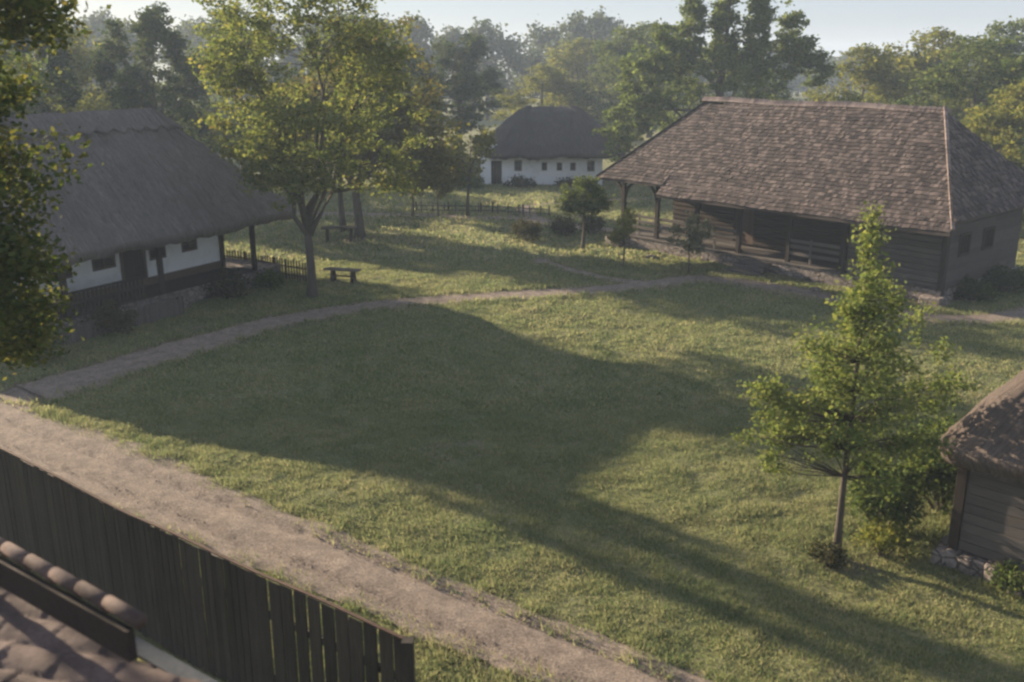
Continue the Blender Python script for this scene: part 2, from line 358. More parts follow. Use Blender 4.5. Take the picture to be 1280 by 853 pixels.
# ------------------------------------------------------------------ trees
def quads(C, size, r, flat=.5, asp=.62):
    n = len(C); a = r.randn(n, 3); a[:, 2] *= .6; a /= np.linalg.norm(a, axis=1)[:, None]
    nr = r.randn(n, 3); nr[:, 2] += flat * 1.5; b = np.cross(nr, a); b /= np.linalg.norm(b, axis=1)[:, None] + 1e-9
    s = (size * (.55 + .9 * r.rand(n)))[:, None]; a = a * s * .5; b = b * s * .5 * asp
    V = np.stack([C - a, C - a * .1 - b, C + a, C - a * .1 + b], 1)
    return V
def crown_trunk(H, tr, lobes, clusters, per, leaf, cr, seed, base=.25, limbs=5, shell=.5, trunk_top=.92, lean=(0, 0), droop=0, nbr=70, fork=None, wob=1.0):
    """lobes: (x,y,z,rx,ry,rz,weight) ellipsoids of foliage, z up from the root. returns leaf quads and trunk builder"""
    r = np.random.RandomState(seed); Wt = np.array([l[6] for l in lobes], float); Wt /= Wt.sum()
    pick = r.choice(len(lobes), clusters, p=Wt); L = np.array(lobes)[pick]
    d = r.randn(clusters, 3); d /= np.linalg.norm(d, axis=1)[:, None]; rad = (shell + (1 - shell) * r.rand(clusters) ** .6)[:, None] * (.86 + .3 * r.rand(clusters))[:, None]
    C = L[:, :3] + d * rad * L[:, 3:6]
    sz = cr * (.55 + .9 * r.rand(clusters))
    N = np.maximum(3, (per * (.4 + 1.2 * r.rand(clusters)) * (sz / cr) ** 1.6).astype(int))
    ci = np.repeat(np.arange(clusters), N); P = r.randn(len(ci), 3) * np.array([1, 1, .55]) * sz[ci][:, None] * .48
    out = C - np.array([lean[0] * .5, lean[1] * .5, H * .45]); out /= np.linalg.norm(out, axis=1)[:, None] + 1e-9
    P += out[ci] * (r.rand(len(ci)) * sz[ci] * .8)[:, None]
    P = C[ci] + P; P[:, 2] -= droop * np.abs(r.randn(len(ci)))
    V = quads(P, np.full(len(P), leaf), r)
    mb = MB(); zt = H * trunk_top
    def tp(z): k = z / H; return Vector((lean[0] * k * k + wob * .012 * H * math.sin(k * 5 + seed) * min(1, k * 5), lean[1] * k * k + wob * .009 * H * math.sin(k * 4 + 2 * seed) * min(1, k * 5), z)) if z > 0 else Vector((0, 0, z))
    if fork is None:
        zs = np.linspace(-.15, zt, 9); mb.tube([tp(z) for z in zs], [max(.012, tr * (1 + .45 * math.exp(-max(z, 0) * 3)) * (1 - max(z, 0) / (zt * 1.04)) ** .75) for z in zs], 9)
        starts = [(tp(H * (base + (trunk_top - base) * (i + .5) / limbs * .8)), tr * .5 * (1 - .6 * i / limbs)) for i in range(limbs)]
    else:
        zs = np.linspace(-.15, fork, 5); mb.tube([tp(z) for z in zs], [tr * (1 + .5 * math.exp(-max(z, 0) * 2.5)) * (1 - .2 * max(z, 0) / fork) for z in zs], 10)
        starts = [(tp(fork - .25 + .1 * i), tr * .62) for i in range(limbs)]
    nodes = []
    # limbs aim for separate lobes
    big = [l for l in sorted(lobes, key=lambda q: -q[6])]
    for i, (s, rr) in enumerate(starts):
        l = big[i % len(big)]; e = Vector((l[0] + l[3] * .3 * r.randn(), l[1] + l[4] * .3 * r.randn(), l[2] + l[5] * .35 + 0))
        if e.z < s.z + .3: e.z = s.z + .3 + .2 * l[5]
        pts = []; q = 7
        for k in range(q):
            u = k / (q - 1); p = s.lerp(e, u); p.z += (.10 * (e - s).length) * math.sin(u * math.pi) * (-.3 if fork is None else .25)
            p += Vector(r.randn(3)) * .03 * (e - s).length * (0 < k < q - 1); pts.append(p)
        rad_ = [max(.01, rr * (1 - .85 * k / (q - 1))) for k in range(q)]; mb.tube(pts, rad_, 7)
        nodes += list(zip(pts[1:], rad_[1:]))
    if fork is None:
        for z in np.linspace(H * base, zt, 10): nodes.append((tp(z), tr * .4 * (1 - z / zt) + .012))
    for i in r.permutation(clusters)[:nbr]:
        c = Vector(C[i]); best = min(nodes, key=lambda n: (n[0] - c).length + max(0, n[0].z - c.z + .1) * 1.6)
        s, rr = best; m = s.lerp(c, .5); m.z += .05 * (c - s).length * r.randn(); b = min(rr * .5, .05 * (c - s).length ** .8 + .006)
        mb.tube([s, m, c], [b, b * .6, b * .2], 5)
    return V, mb
def auto_lobes(H, zb, R_, n, seed, top=.55, sq=1.0):
    r = np.random.RandomState(seed); out = [(0, 0, zb + (H - zb) * .5, R_ * .72, R_ * .72, (H - zb) * .46, 2.2)]
    for i in range(n):
        a = i * 2.4 + r.rand(); k = (i + .5) / n; z = zb + (H - zb) * (.12 + .78 * k)
        env = math.sin(math.pi * min(1, (.16 + .84 * k) ** sq)) ** .6; q = R_ * (.30 + .18 * r.rand())
        o = max(0, R_ * env - q * .6)
        out.append((o * math.cos(a), o * math.sin(a), min(z, H - q * .8), q, q, q * (.7 + .3 * r.rand()), .55))
    return out
def make_tree(name, loc, label, cat, mat, H, tr, lobes, clusters, per, leaf, cr, seed, group=None, rz=0, **k):
    V, mb = crown_trunk(H, tr, lobes, clusters, per, leaf, cr, seed, **k)
    root = empty(name, loc, rz); tag(root, label, cat, group)
    mb.build('trunk', M['bark'], root, True)
    link('crown', np_mesh('crown', V.reshape(-1, 3), np.arange(len(V) * 4).reshape(-1, 4), mat), root)
    return root
def copy_tree(o, loc, rz, s, label, group=None):
    c = o.copy(); COL.objects.link(c); c.location = loc; c.rotation_euler = (0, 0, rz); c.scale = s if isinstance(s, tuple) else (s, s, s)
    c['label'] = label
    if group: c['group'] = group
    elif 'group' in c: del c['group']
    for ch in list(o.children):
        d = ch.copy(); COL.objects.link(d); d.parent = c
    return c
# ------------------------------------------------------------------ thatched roofs
def thatch(name, parent, mat, Lr, hx, hy, zr, ze, rc=1.0, thick=.32, conv=1.0, step=.11, seed=1, t1=1.0, off=0.0, amp=.05, scal=0.0, flare=.0, inset=.02):
    r = np.random.RandomState(seed)
    # rounded rectangle outline, counter-clockwise
    pts = []
    for cx, cy, a0 in ((hx - rc, hy - rc, 0), (-hx + rc, hy - rc, 90), (-hx + rc, -hy + rc, 180), (hx - rc, -hy + rc, 270)):
        for k in range(9):
            a = R(a0 + 90 * k / 8); pts.append((cx + rc * math.cos(a), cy + rc * math.sin(a)))
    pts.append(pts[0]); P = np.array(pts); sg = np.r_[0, np.cumsum(np.linalg.norm(np.diff(P, axis=0), axis=1))]
    n = int(sg[-1] / step); s = np.linspace(0, sg[-1], n + 1); E = np.stack([np.interp(s, sg, P[:, 0]), np.interp(s, sg, P[:, 1])], 1)
    Rg = np.stack([np.clip(E[:, 0], -Lr, Lr), E[:, 1] * .012], 1); bl = np.clip((np.abs(E[:, 0]) - Lr) / (hx - Lr), 0, 1)
    Rg[:, 0] = np.where(np.abs(E[:, 0]) < Lr, E[:, 0], np.sign(E[:, 0]) * Lr)
    wave = .12 * (vn(s / 1.6, s * 0, seed) - .5) + .05 * (vn(s / .4, s * 0, seed + 2) - .5)
    sl = math.hypot(hy, zr - ze); nt = max(4, int(sl * t1 / step)); ts = np.linspace(0, t1, nt + 1)
    if scal:      # saw-toothed lower edge of the ridge layer
        tt = t1 * (1 + scal * (np.abs(((s / .75) % 1) - .5) * 2 - .5)); TS = ts[:, None] * (tt / t1)[None]
    else: TS = np.repeat(ts[:, None], n + 1, 1)
    px = Rg[None, :, 0] + (E[None, :, 0] - Rg[None, :, 0]) * TS; py = Rg[None, :, 1] + (E[None, :, 1] - Rg[None, :, 1]) * TS
    g = TS ** conv - flare * np.sin(TS * math.pi) * .5
    pz = zr - (zr - ze) * g + wave[None] * TS
    pz -= .10 * np.exp(-(TS / .05) ** 2)
    G = np.stack([px, py, pz], -1)
    du = np.gradient(G, axis=1); dv = np.gradient(G, axis=0); Nn = np.cross(dv, du); Nn /= np.linalg.norm(Nn, axis=2)[..., None] + 1e-9
    Nn[Nn[..., 2] < 0] *= -1
    sm = np.repeat(s[None], nt + 1, 0); tm = TS * sl
    per = sg[-1]
    def n2(a, b, sd): w = sm / per; return vn(sm / a, tm / b, sd) * (1 - w ** 8) + vn(sm * 0, tm / b, sd) * w ** 8
    D = off + amp * (n2(.32, 5.0, seed + 3) - .5) + amp * .7 * (n2(1.6, 3.0, seed + 4) - .5) + amp * .7 * (n2(.17, 2.2, seed + 7) - .5)
    if ts[-1] > .5: D = D + .02 * np.sin(tm / 1.1 * 6.283 + 2 * n2(1.2, 9, seed + 5))
    G = G + Nn * D[..., None]
    rows = [G]; last = G[-1]; out = E / (np.linalg.norm(E, axis=1)[:, None]); th = thick * (1 + .25 * (vn(s / .5, s * 0, seed + 9) - .5))
    uvr = [np.stack([sm, tm], -1)]
    if t1 == 1.0:
        for k, (dz, di) in enumerate(((.35, .0), (1, .1), (1.02, .35))):
            q = last.copy(); q[:, 2] -= th * dz; q[:, :2] -= out * di; rows.append(q[None]); uvr.append(np.stack([s, s * 0 + sl + th * dz], -1)[None])
        for tq in (.72, .35, .03):
            q = G[int(tq * nt)].copy(); q[:, 2] -= thick * 1.1; rows.append(q[None]); uvr.append(np.stack([s, s * 0 + 2 * sl - tq * sl], -1)[None])
    else:
        q = last.copy() - Nn[-1] * (off * 1.2); rows.append(q[None]); uvr.append(np.stack([s, s * 0 + sl * t1 + .1], -1)[None])
    A = np.concatenate(rows); U = np.concatenate(uvr); ii = np.arange(A.shape[0] * A.shape[1]).reshape(A.shape[:2])
    F = np.stack([ii[:-1, :-1], ii[1:, :-1], ii[1:, 1:], ii[:-1, 1:]], -1).reshape(-1, 4)
    return link(name, np_mesh(name, A, F, mat, True, U.reshape(-1, 2)), parent)
def fringe(name, parent, mat, hx, hy, rc, z, n, ln, seed):
    r = np.random.RandomState(seed); a = r.rand(n); per = [(hx, -hy, -hx, -hy), (-hx, -hy, -hx, hy), (hx, hy, hx, -hy), (-hx, hy, hx, hy)]
    V = np.empty((n, 3, 3))
    for i in range(n):
        x0, y0, x1, y1 = per[i % 4]; t = a[i]; x = x0 + (x1 - x0) * t; y = y0 + (y1 - y0) * t
        dx = max(0, abs(x) - (hx - rc)); dy = max(0, abs(y) - (hy - rc)); d = math.hypot(dx, dy)
        if dx > 0 and dy > 0 and d > 0: x = math.copysign(hx - rc + dx / d * rc * .98, x); y = math.copysign(hy - rc + dy / d * rc * .98, y)
        l = ln * (.3 + r.rand()); zz = z + .12 * r.rand(); w = .008
        tx, ty = (w, 0) if i % 4 in (0, 3) else (0, w)
        V[i] = [(x - tx, y - ty, zz), (x + tx, y + ty, zz), (x * (1 + .02 * r.rand()) + .03 * r.randn(), y * (1 + .02 * r.rand()) + .03 * r.randn(), zz - l)]
    return link(name, np_mesh(name, V.reshape(-1, 3), np.arange(3 * n).reshape(-1, 3), mat), parent)
def wall(mb, x0, x1, y, th, z0, z1, holes=()):
    """wall along x, outer face at y, with real openings (xa, xb, za, zb)"""
    c = x0
    for xa, xb, za, zb in sorted(holes):
        mb.box(c, xa, y, y + th, z0, z1)
        if za > z0: mb.box(xa, xb, y, y + th, z0, za)
        mb.box(xa, xb, y, y + th, zb, z1); c = xb
    mb.box(c, x1, y, y + th, z0, z1); return mb
def window(parent, xa, xb, y, za, zb, mat, fr=.07, depth=.10, mull=True, label=None):
    f = MB(); f.box(xa, xb, y - .03, y + .05, za, za + fr); f.box(xa, xb, y - .03, y + .05, zb - fr, zb)
    f.box(xa, xa + fr, y - .03, y + .05, za + fr, zb - fr); f.box(xb - fr, xb, y - .03, y + .05, za + fr, zb - fr)
    if mull:
        xm = (xa + xb) / 2; f.box(xm - .02, xm + .02, y - .02, y + .04, za + fr, zb - fr); zm = (za + zb) / 2
        f.box(xa + fr, xm - .02, y - .01, y + .035, zm - .015, zm + .015); f.box(xm + .02, xb - fr, y - .01, y + .035, zm - .015, zm + .015)
    w = f.build('window', mat, parent)
    MB().box(xa + fr * .5, xb - fr * .5, y + .055, y + .075, za + fr * .5, zb - fr * .5).build('pane', M['glass'], w)
    if label: w['label'] = label
    return w

# ---- thatched farmhouse on the left
h = empty('thatched_farmhouse', (-16.02, 36.5, 0), R(60.4)); tag(h, 'long whitewashed farmhouse under grey thatch with veranda posts, left of the yellowing tree', 'farmhouse')
thatch('roof', h, M['thatch'], 3.0, 7.0, 4.5, 7.15, 2.98, 1.0, .34, 1.0, .075, 5, flare=.03, amp=.11)
thatch('ridge_cap', h, M['thatch'], 3.15, 7.0, 4.5, 7.2, 2.98, 1.0, .1, 1.0, .07, 6, t1=.20, off=.09, amp=.03, scal=.22, flare=.03)
w = MB(); wall(w, -6.0, 4.5, -1.8, .35, .88, 3.6, [(-3.25, -2.45, 1.55, 2.25), (-1.6, -.55, 1.6, 2.4), (.95, 1.75, 1.55, 2.35), (2.55, 3.35, 1.6, 2.2)])
w.v = []; w.f = []
DOOR = (-.35, .72, .62, 2.5)
wall(w, -6.0, 4.5, -1.8, .35, .62, 3.6, [(-3.25, -2.45, 1.55, 2.25), (-1.6, -.6, 1.6, 2.4), DOOR, (.95, 1.75, 1.55, 2.35), (2.55, 3.35, 1.6, 2.2)])
w.box(4.15, 4.5, -1.45, 3.0, .62, 3.6); w.box(-6, -5.65, -1.45, 3.0, .62, 3.6); w.box(-6, 4.5, 3.0, 3.35, .62, 3.6)
w.build('wall', M['plaster'], h)
p = MB(); p.box(-6.05, 4.55, -1.86, -1.80, .60, .93, 0); p.build('plinth_band', M['brown_wood'], h)
MB().box(-6.1, 6.3, -3.45, 3.4, -.1, .60).build('stone_base', M['stone'], h)
fl = MB()
for i in range(11): fl.box(-6.1, 4.9, -3.48 + i * .15, -3.345 + i * .15, .603, .64)
fl.build('veranda_floor', M['wood'], h)
for a in ((-3.25, -2.45, -1.79, 1.55, 2.25), (-1.6, -.6, -1.79, 1.6, 2.4), (.95, 1.75, -1.79, 1.55, 2.35), (2.55, 3.35, -1.79, 1.6, 2.2)): window(h, *a, M['brown_wood'])
d = MB()
for i in range(6): d.box(-.28 + i * .155, -.132 + i * .155, -1.70, -1.65, .66, 2.44)
d.build('door', M['wood'], h)
df_ = MB(); df_.box(-.4, -.28, -1.84, -1.6, .64, 2.56); df_.box(.65, .77, -1.84, -1.6, .64, 2.56); df_.box(-.28, .65, -1.84, -1.6, 2.44, 2.56); df_.build('door_frame', M['brown_wood'], h)
for x in (-5.9, -3.9, .15, 4.95):
    q = MB(); q.box(x - .085, x + .085, -3.39, -3.22, .64 if x < 4 else 0, 3.2, .006)
    q.add([(x - .085, -3.36, 2.75), (x - .085, -3.25, 2.75), (x - .5, -3.36, 3.1), (x - .5, -3.25, 3.1), (x - .085, -3.36, 2.95), (x - .085, -3.25, 2.95)], [(0, 1, 3, 2), (0, 2, 4), (1, 5, 3), (2, 3, 5, 4)])
    q.add([(x + .085, -3.36, 2.75), (x + .085, -3.25, 2.75), (x + .5, -3.36, 3.1), (x + .5, -3.25, 3.1), (x + .085, -3.36, 2.95), (x + .085, -3.25, 2.95)], [(0, 2, 3, 1), (0, 4, 2), (1, 3, 5), (2, 4, 5, 3)])
    q.build('veranda_post', M['wood_post'], h, bevel=.01)
q = MB(); q.box(4.52, 4.68, -1.95, -1.78, .0, 3.3); q.build('corner_post', M['wood_post'], h, bevel=.01)
q = MB(); q.box(-6.3, 6.4, -3.38, -3.22, 3.2, 3.36, .01); q.build('eave_beam', M['wood'], h)
rl = MB()
for z in (1.0, 1.35): rl.box(-5.9, -.6, -3.34, -3.28, z, z + .09, .01)
for i in range(30): rl.box(-5.8 + i * .175, -5.72 + i * .175, -3.27, -3.24, .64, 1.42)
rl.build('veranda_railing', M['wood'], h)
st = MB(); st.box(-.5, .9, -3.9, -3.46, -.05, .2, .02); st.box(-.45, .85, -3.7, -3.46, .2, .42, .02); st.build('doorstep', M['stone'], h)

# ---- round-roofed cottage far behind
h = empty('whitewashed_cottage', (3.0, 75.5, -.12), R(-3)); tag(h, 'far whitewashed cottage with a rounded dark thatch roof and a row of five small windows', 'cottage')
thatch('roof', h, M['thatch_far'], 1.5, 5.7, 4.3, 5.75, 2.45, 2.9, .3, 1.45, .12, 15, amp=.12)
W5 = [(-2.65, -2.1, 1.15, 1.95), (-.62, -.22, 1.2, 1.8), (.5, .9, 1.2, 1.8), (1.5, 1.9, 1.2, 1.8), (2.75, 3.3, 1.15, 1.95)]
w = MB(); wall(w, -5.2, 3.9, -3.3, .4, .15, 3.1, W5 + [(-4.4, -3.6, .15, 1.9)]); w.box(-5.2, -4.8, -2.9, 3, .15, 3.1); w.box(3.5, 3.9, -2.9, 3, .15, 3.1); w.box(-5.2, 3.9, 3, 3.4, .15, 3.1); w.build('wall', M['plaster'], h)
MB().box(-5.35, 4.05, -3.45, 3.5, -.4, .15).build('stone_base', M['stone'], h)
for xa, xb, za, zb in W5: window(h, xa, xb, -3.28, za, zb, M['brown_wood'], .05)
d = MB()
for i in range(4): d.box(-4.4 + i * .2, -4.21 + i * .2, -3.2, -3.15, .15, 1.9)
d.build('door', M['wood'], h)
d = MB(); d.box(4.95, 5.1, -3.2, -3.05, -.2, 2.7); d.build('porch_post', M['wood_post'], h)

# ---- shingled log barn on the right
h = empty('shingled_log_house', (13.48, 44.15, 0), R(-48.9)); tag(h, 'big dark log house with a brown wooden shingle roof, open gallery and stone base, right', 'log house')
hx, hy, ZE, ZR = 9.0, 4.5, 3.42, 6.95
def shingles(mb, p_eave0, udir, width, vdir, length, nrm, lim, seed, ex=.21, wd=.15, wav=.03):
    """rows of split shingles; lim(v) gives the u interval kept at slope distance v"""
    r = np.random.RandomState(seed); p0 = Vector(p_eave0); u = Vector(udir); v = Vector(vdir); n = Vector(nrm); k = int(length / ex) + 1
    for i in range(k):
        vv = i * ex - .04; a, b = lim(max(vv, 0)); x = a + r.rand() * .02
        while x < b - .03:
            w_ = min(wd * (.6 + .8 * r.rand()), b - x); l = min(ex * 1.28, length - vv + .04)
            sw = wav * math.sin(x * 1.3 + i * .22 + seed) + .012 * r.randn(); t0 = .030 + .022 * r.rand(); v0 = vv + sw
            if l > .05:
                A = p0 + u * x + v * v0; B = p0 + u * (x + w_ - .008) + v * (v0 + .006 * r.randn()); C_ = B + v * l; D = A + v * l
                tt = .012 * r.randn() * .6
                mb.add([A + n * .004, B + n * .004, A + n * (t0 + tt), B + n * (t0 - tt), D + n * .008, C_ + n * .008],
                       [(0, 1, 3, 2), (2, 3, 5, 4), (0, 2, 4), (1, 5, 3)])
            x += w_
def roof_plane(E0, E1, T0, T1): return [E0, E1, T1, T0]
rt = MB(); rt.add([(-9, -4.5, ZE), (9, -4.5, ZE), (9, 4.5, ZE), (-9, 4.5, ZE), (-6, 0, ZR + .05), (6, 0, ZR),
                   (-9, -4.5, ZE - .1), (9, -4.5, ZE - .1), (9, 4.5, ZE - .1), (-9, 4.5, ZE - .1)],
                  [(0, 1, 5, 4), (1, 2, 5), (2, 3, 4, 5), (3, 0, 4), (6, 7, 1, 0), (7, 8, 2, 1), (8, 9, 3, 2), (9, 6, 0, 3), (9, 8, 7, 6)])
# the lower, wider main slope
ez = ZE - .40; ey = -4.5 - .42
rt.add([(-4.7, ey, ez), (9.02, ey, ez), (6, -.02, ZR + .12), (-4.7, -.02, ZR + .20), (-4.7, ey, ez - .12), (9.02, ey, ez - .12), (-4.7, -.02, ZR - .1)], [(0, 1, 2, 3), (4, 5, 1, 0), (4, 0, 3, 6)])
rt.build('roof', M['shingle_deck'], h)
sh = MB()
v = Vector((0, 0 - ey, ZR + .17 - ez)); Lv = v.length; vd = v.normalized(); nn = Vector((0, -vd.z, vd.y))
shingles(sh, (0, ey, ez + .01), (1, 0, 0), 14, vd, Lv, nn, lambda q: (-4.74, 9.02 - 3.02 * q / Lv), 3)
v = Vector((0, 4.5, ZR + .02 - ZE)); L2 = v.length; vd = v.normalized(); nn = Vector((0, -vd.z, vd.y))
shingles(sh, (0, -4.5, ZE + .02), (1, 0, 0), 5, vd, L2, nn, lambda q: (-9 + 3 * q / L2, -4.72), 4)
sh.build('front_shingles', M['shingle'], h)
sh = MB(); v = Vector((-3, 0, ZR - ZE)); L3 = v.length; vd = v.normalized(); nn = Vector((-vd.z * -1, 0, -vd.x)); nn = Vector((vd.z, 0, -vd.x))
shingles(sh, (9, 0, ZE + .01), (0, 1, 0), 9, vd, L3, nn, lambda q: (-4.5 * (1 - q / L3), 4.5 * (1 - q / L3)), 5)
sh.build('end_shingles', M['shingle'], h)
rc_ = MB(); r = random.Random(4)
x = -6.1
while x < 6.05:
    dz = .03 * math.sin(x * .9) + (.05 * (6 - x) / 12); rc_.add([(x, -.22, ZR + .06 + dz), (x + .24, -.22, ZR + .04 + dz), (x, 0, ZR + .26 + dz + r.random() * .05), (x + .24, 0, ZR + .21 + dz), (x, .26, ZR + .06 + dz), (x + .24, .26, ZR + .04 + dz)], [(0, 1, 3, 2), (2, 3, 5, 4), (0, 2, 4), (1, 5, 3)]); x += .2
rc_.build('ridge_cap', M['ridge_tile'], h)
hc = MB()
for i in range(27):
    a = Vector((9.05, -4.78, ez + .10)).lerp(Vector((6.0, -.05, ZR + .2)), i / 27); b = Vector((9.05, -4.78, ez + .10)).lerp(Vector((6.0, -.05, ZR + .2)), (i + 1.3) / 27)
    a.z += .03; hc.beam(a, b, .13, .06, (.55, -.35, .75))
hc.build('hip_cap', M['ridge_tile'], h)
hc = MB(); hc.beam((-9.02, -4.5, ZE + .04), (-6.0, 0, ZR + .1), .16, .06, (-.5, -.4, .8)); hc.build('hip_board', M['wood'], h)
def logs(mb, x0, x1, y, z0, z1, n, th=.16):
    s = (z1 - z0) / n
    for i in range(n):
        z = z0 + i * s; b = len(mb.v); j = random.uniform(-.015, .015)
        prof = [(0, 0), (-.5, .12), (-.62, .5), (-.5, .88), (0, 1)]
        vs = [(x, y + q * .09 + j, z + k * s * .96) for x in (x0, x1) for q, k in prof] + [(x, y + th, zz) for x in (x0, x1) for zz in (z, z + s * .96)]
        mb.add(vs, [(k, k + 1, k + 6, k + 5) for k in range(4)] + [(0, 10, 11, 4, 3, 2, 1), (5, 6, 7, 8, 9, 13, 12), (4, 11, 13, 9), (0, 5, 12, 10), (10, 12, 13, 11)])
BY = -1.7
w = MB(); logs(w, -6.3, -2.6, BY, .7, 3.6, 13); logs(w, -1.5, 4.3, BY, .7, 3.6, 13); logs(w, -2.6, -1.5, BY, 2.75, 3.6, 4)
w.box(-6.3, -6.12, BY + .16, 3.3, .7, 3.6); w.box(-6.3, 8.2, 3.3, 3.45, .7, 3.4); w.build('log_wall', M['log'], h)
d = MB()
for i in range(6): d.box(-2.6 + i * .183, -2.42 + i * .183, BY + .05, BY + .1, .72, 2.75)
d.build('door', M['brown_wood'], h)
w = MB(); logs(w, 4.3, 8.25, -3.3, .55, 3.2, 12); w.build('front_room_wall', M['grey_wood'], h)
w = MB()
def end_wall(mb, y0, y1, x, z0, z1, holes):
    c = y0
    for ya, yb, za, zb in holes:
        mb.box(x - .18, x, c, ya, z0, z1); mb.box(x - .18, x, ya, yb, z0, za); mb.box(x - .18, x, ya, yb, zb, z1); c = yb
    mb.box(x - .18, x, c, y1, z0, z1)
for i in range(12):
    z = .55 + i * .222; H_ = [(-2.35, -1.45, 1.75, 2.55), (-.3, .65, 1.75, 2.55)]
    j = random.uniform(0, .02)
    segs = []; c = -3.12
    for ya, yb, za, zb in H_:
        segs.append((c, ya if za < z + .2 and zb > z + .02 else yb)); c = yb
    segs.append((c, 3.3))
    for a, b in segs: w.box(8.05, 8.25 + j, a, b, z, z + .215)
w.build('end_wall', M['log_y'], h)
for ya, yb in ((-2.35, -1.45), (-.3, .65)):
    f = MB(); f.box(8.2, 8.33, ya, yb, 1.70, 1.78); f.box(8.2, 8.33, ya, yb, 2.5, 2.6); f.box(8.2, 8.33, ya, ya + .08, 1.78, 2.5); f.box(8.2, 8.33, yb - .08, yb, 1.78, 2.5); f.box(8.2, 8.27, (ya + yb) / 2 - .02, (ya + yb) / 2 + .02, 1.78, 2.5)
    f = f.build('window', M['wood_post'], h); MB().box(8.13, 8.16, ya + .05, yb - .05, 1.74, 2.55).build('pane', M['glass'], f)
MB().box(4.15, 4.3, -3.2, BY, .55, 3.3).build('room_side_wall', M['grey_wood'], h)
q = MB(); q.box(8.12, 8.34, -3.46, -3.24, .1, 3.2); q.build('corner_post', M['wood_post'], h, bevel=.012)
MB().box(-8.35, 8.32, -3.55, 3.5, -.15, .54).build('stone_base', M['stone'], h)
q = MB(); q.box(7.7, 8.55, -3.95, -3.1, -.1, .34, .04); q.build('corner_stone', M['stone'], h, bevel=.05)
fl = MB()
for i in range(12): fl.box(-8.3, 4.15, -3.6 + i * .16, -3.452 + i * .16, .545, .62)
fl.build('gallery_floor', M['grey_wood'], h)
for i, x in enumerate((-8.1, -5.9, -3.5, -1.1, 1.5, 4.05)):
    q = MB(); q.box(x - .09, x + .09, -3.48, -3.3, .62, 3.25, .005)
    for sg in (-1, 1):
        arc = [(x + sg * (.09 + .75 * (1 - math.cos(t_))), 2.45 + .75 * math.sin(t_)) for t_ in np.linspace(0, math.pi / 2, 7)]
        for (xa, za), (xb, zb) in zip(arc[:-1], arc[1:]): q.beam((xa, -3.39, za), (xb, -3.39, zb), .10, .12, (0, 1, 0))
    q.build('gallery_post', M['wood_post'], h)
q = MB(); q.box(-8.3, 4.15, -3.47, -3.31, 3.25, 3.40); q.box(-8.19, -8.02, -3.3, 3.2, 3.25, 3.40); q.build('eave_beam', M['wood'], h)
q = MB(); q.box(-8.2, -8.02, 1.4, 1.58, .55, 3.25); q.build('gallery_post', M['wood_post'], h)
for x0, x1 in ((-8.0, -6.0), (-5.8, -3.6), (-3.4, -1.2), (1.6, 3.95)):
    rl = MB()
    for z in (.98, 1.27, 1.52): rl.box(x0, x1, -3.44, -3.38, z, z + .13, .012)
    rl.box(x0 + .9, x0 + 1.0, -3.379, -3.34, .62, 1.7); rl.build('railing_panel', M['grey_wood'], h)
st = MB(); st.box(-.75, .95, -4.62, -4.3, -.05, .17, .02); st.box(-.7, .9, -4.28, -3.96, .12, .34, .02); st.box(-.65, .85, -3.94, -3.62, .3, .5, .02); st.build('steps', M['grey_wood'], h)
q = MB(); q.box(-8.75, -7.7, -4.05, -3.15, -.1, .5, .05); q.build('stone_pier', M['stone'], h, bevel=.05)

# ---- thatched hut at the right edge
h = empty('thatched_hut', (12.5, 15.4, 0), R(-45.4)); tag(h, 'small plank hut with a brown straw roof at the right edge', 'hut')
thatch('roof', h, M['thatch_hut'], 1.5, 4.0, 3.0, 5.5, 2.36, .5, .28, 1.0, .055, 25, amp=.10, flare=.04)
fringe('straw_fringe', h, M['thatch_hut'], 3.93, 2.93, .5, 2.12, 2600, .14, 8)
w = MB()
def planks(mb, x0, x1, y, z0, z1, n):
    s = (z1 - z0) / n
    for i in range(n): j = random.uniform(0, .02); mb.box(x0, x1, y - j, y + .06, z0 + i * s, z0 + (i + 1) * s - .012)
planks(w, -3.4, 3.4, -2.62, .32, 2.6, 12); w.build('plank_wall', M['grey_wood'], h)
w = MB()
for i in range(12): j = random.uniform(0, .02); w.box(-3.5 - j, -3.44, -2.5, 2.5, .32 + i * .19, .32 + (i + 1) * .19 - .012)
w.box(-3.4, 3.4, 2.45, 2.5, .32, 2.6); w.box(3.4, 3.45, -2.5, 2.5, .32, 2.6); w.build('side_wall', M['log_y'], h)
q = MB(); q.box(-3.56, -3.38, -2.70, -2.52, .25, 2.6, .004); q.build('corner_post', M['wood_post'], h, bevel=.01)
st = MB(); r = random.Random(9)
for i in range(34):
    x = -3.75 + i * .23; st.box(x, x + .2 + r.random() * .05, -2.86 - r.random() * .12, -2.4, -.1, .22 + r.random() * .12, .035)
for i in range(22):
    y = -2.4 + i * .23; st.box(-3.75 - r.random() * .1, -3.3, y, y + .22, -.1, .22 + r.random() * .1, .035)
st.build('stone_footing', M['stone'], h, bevel=.03)

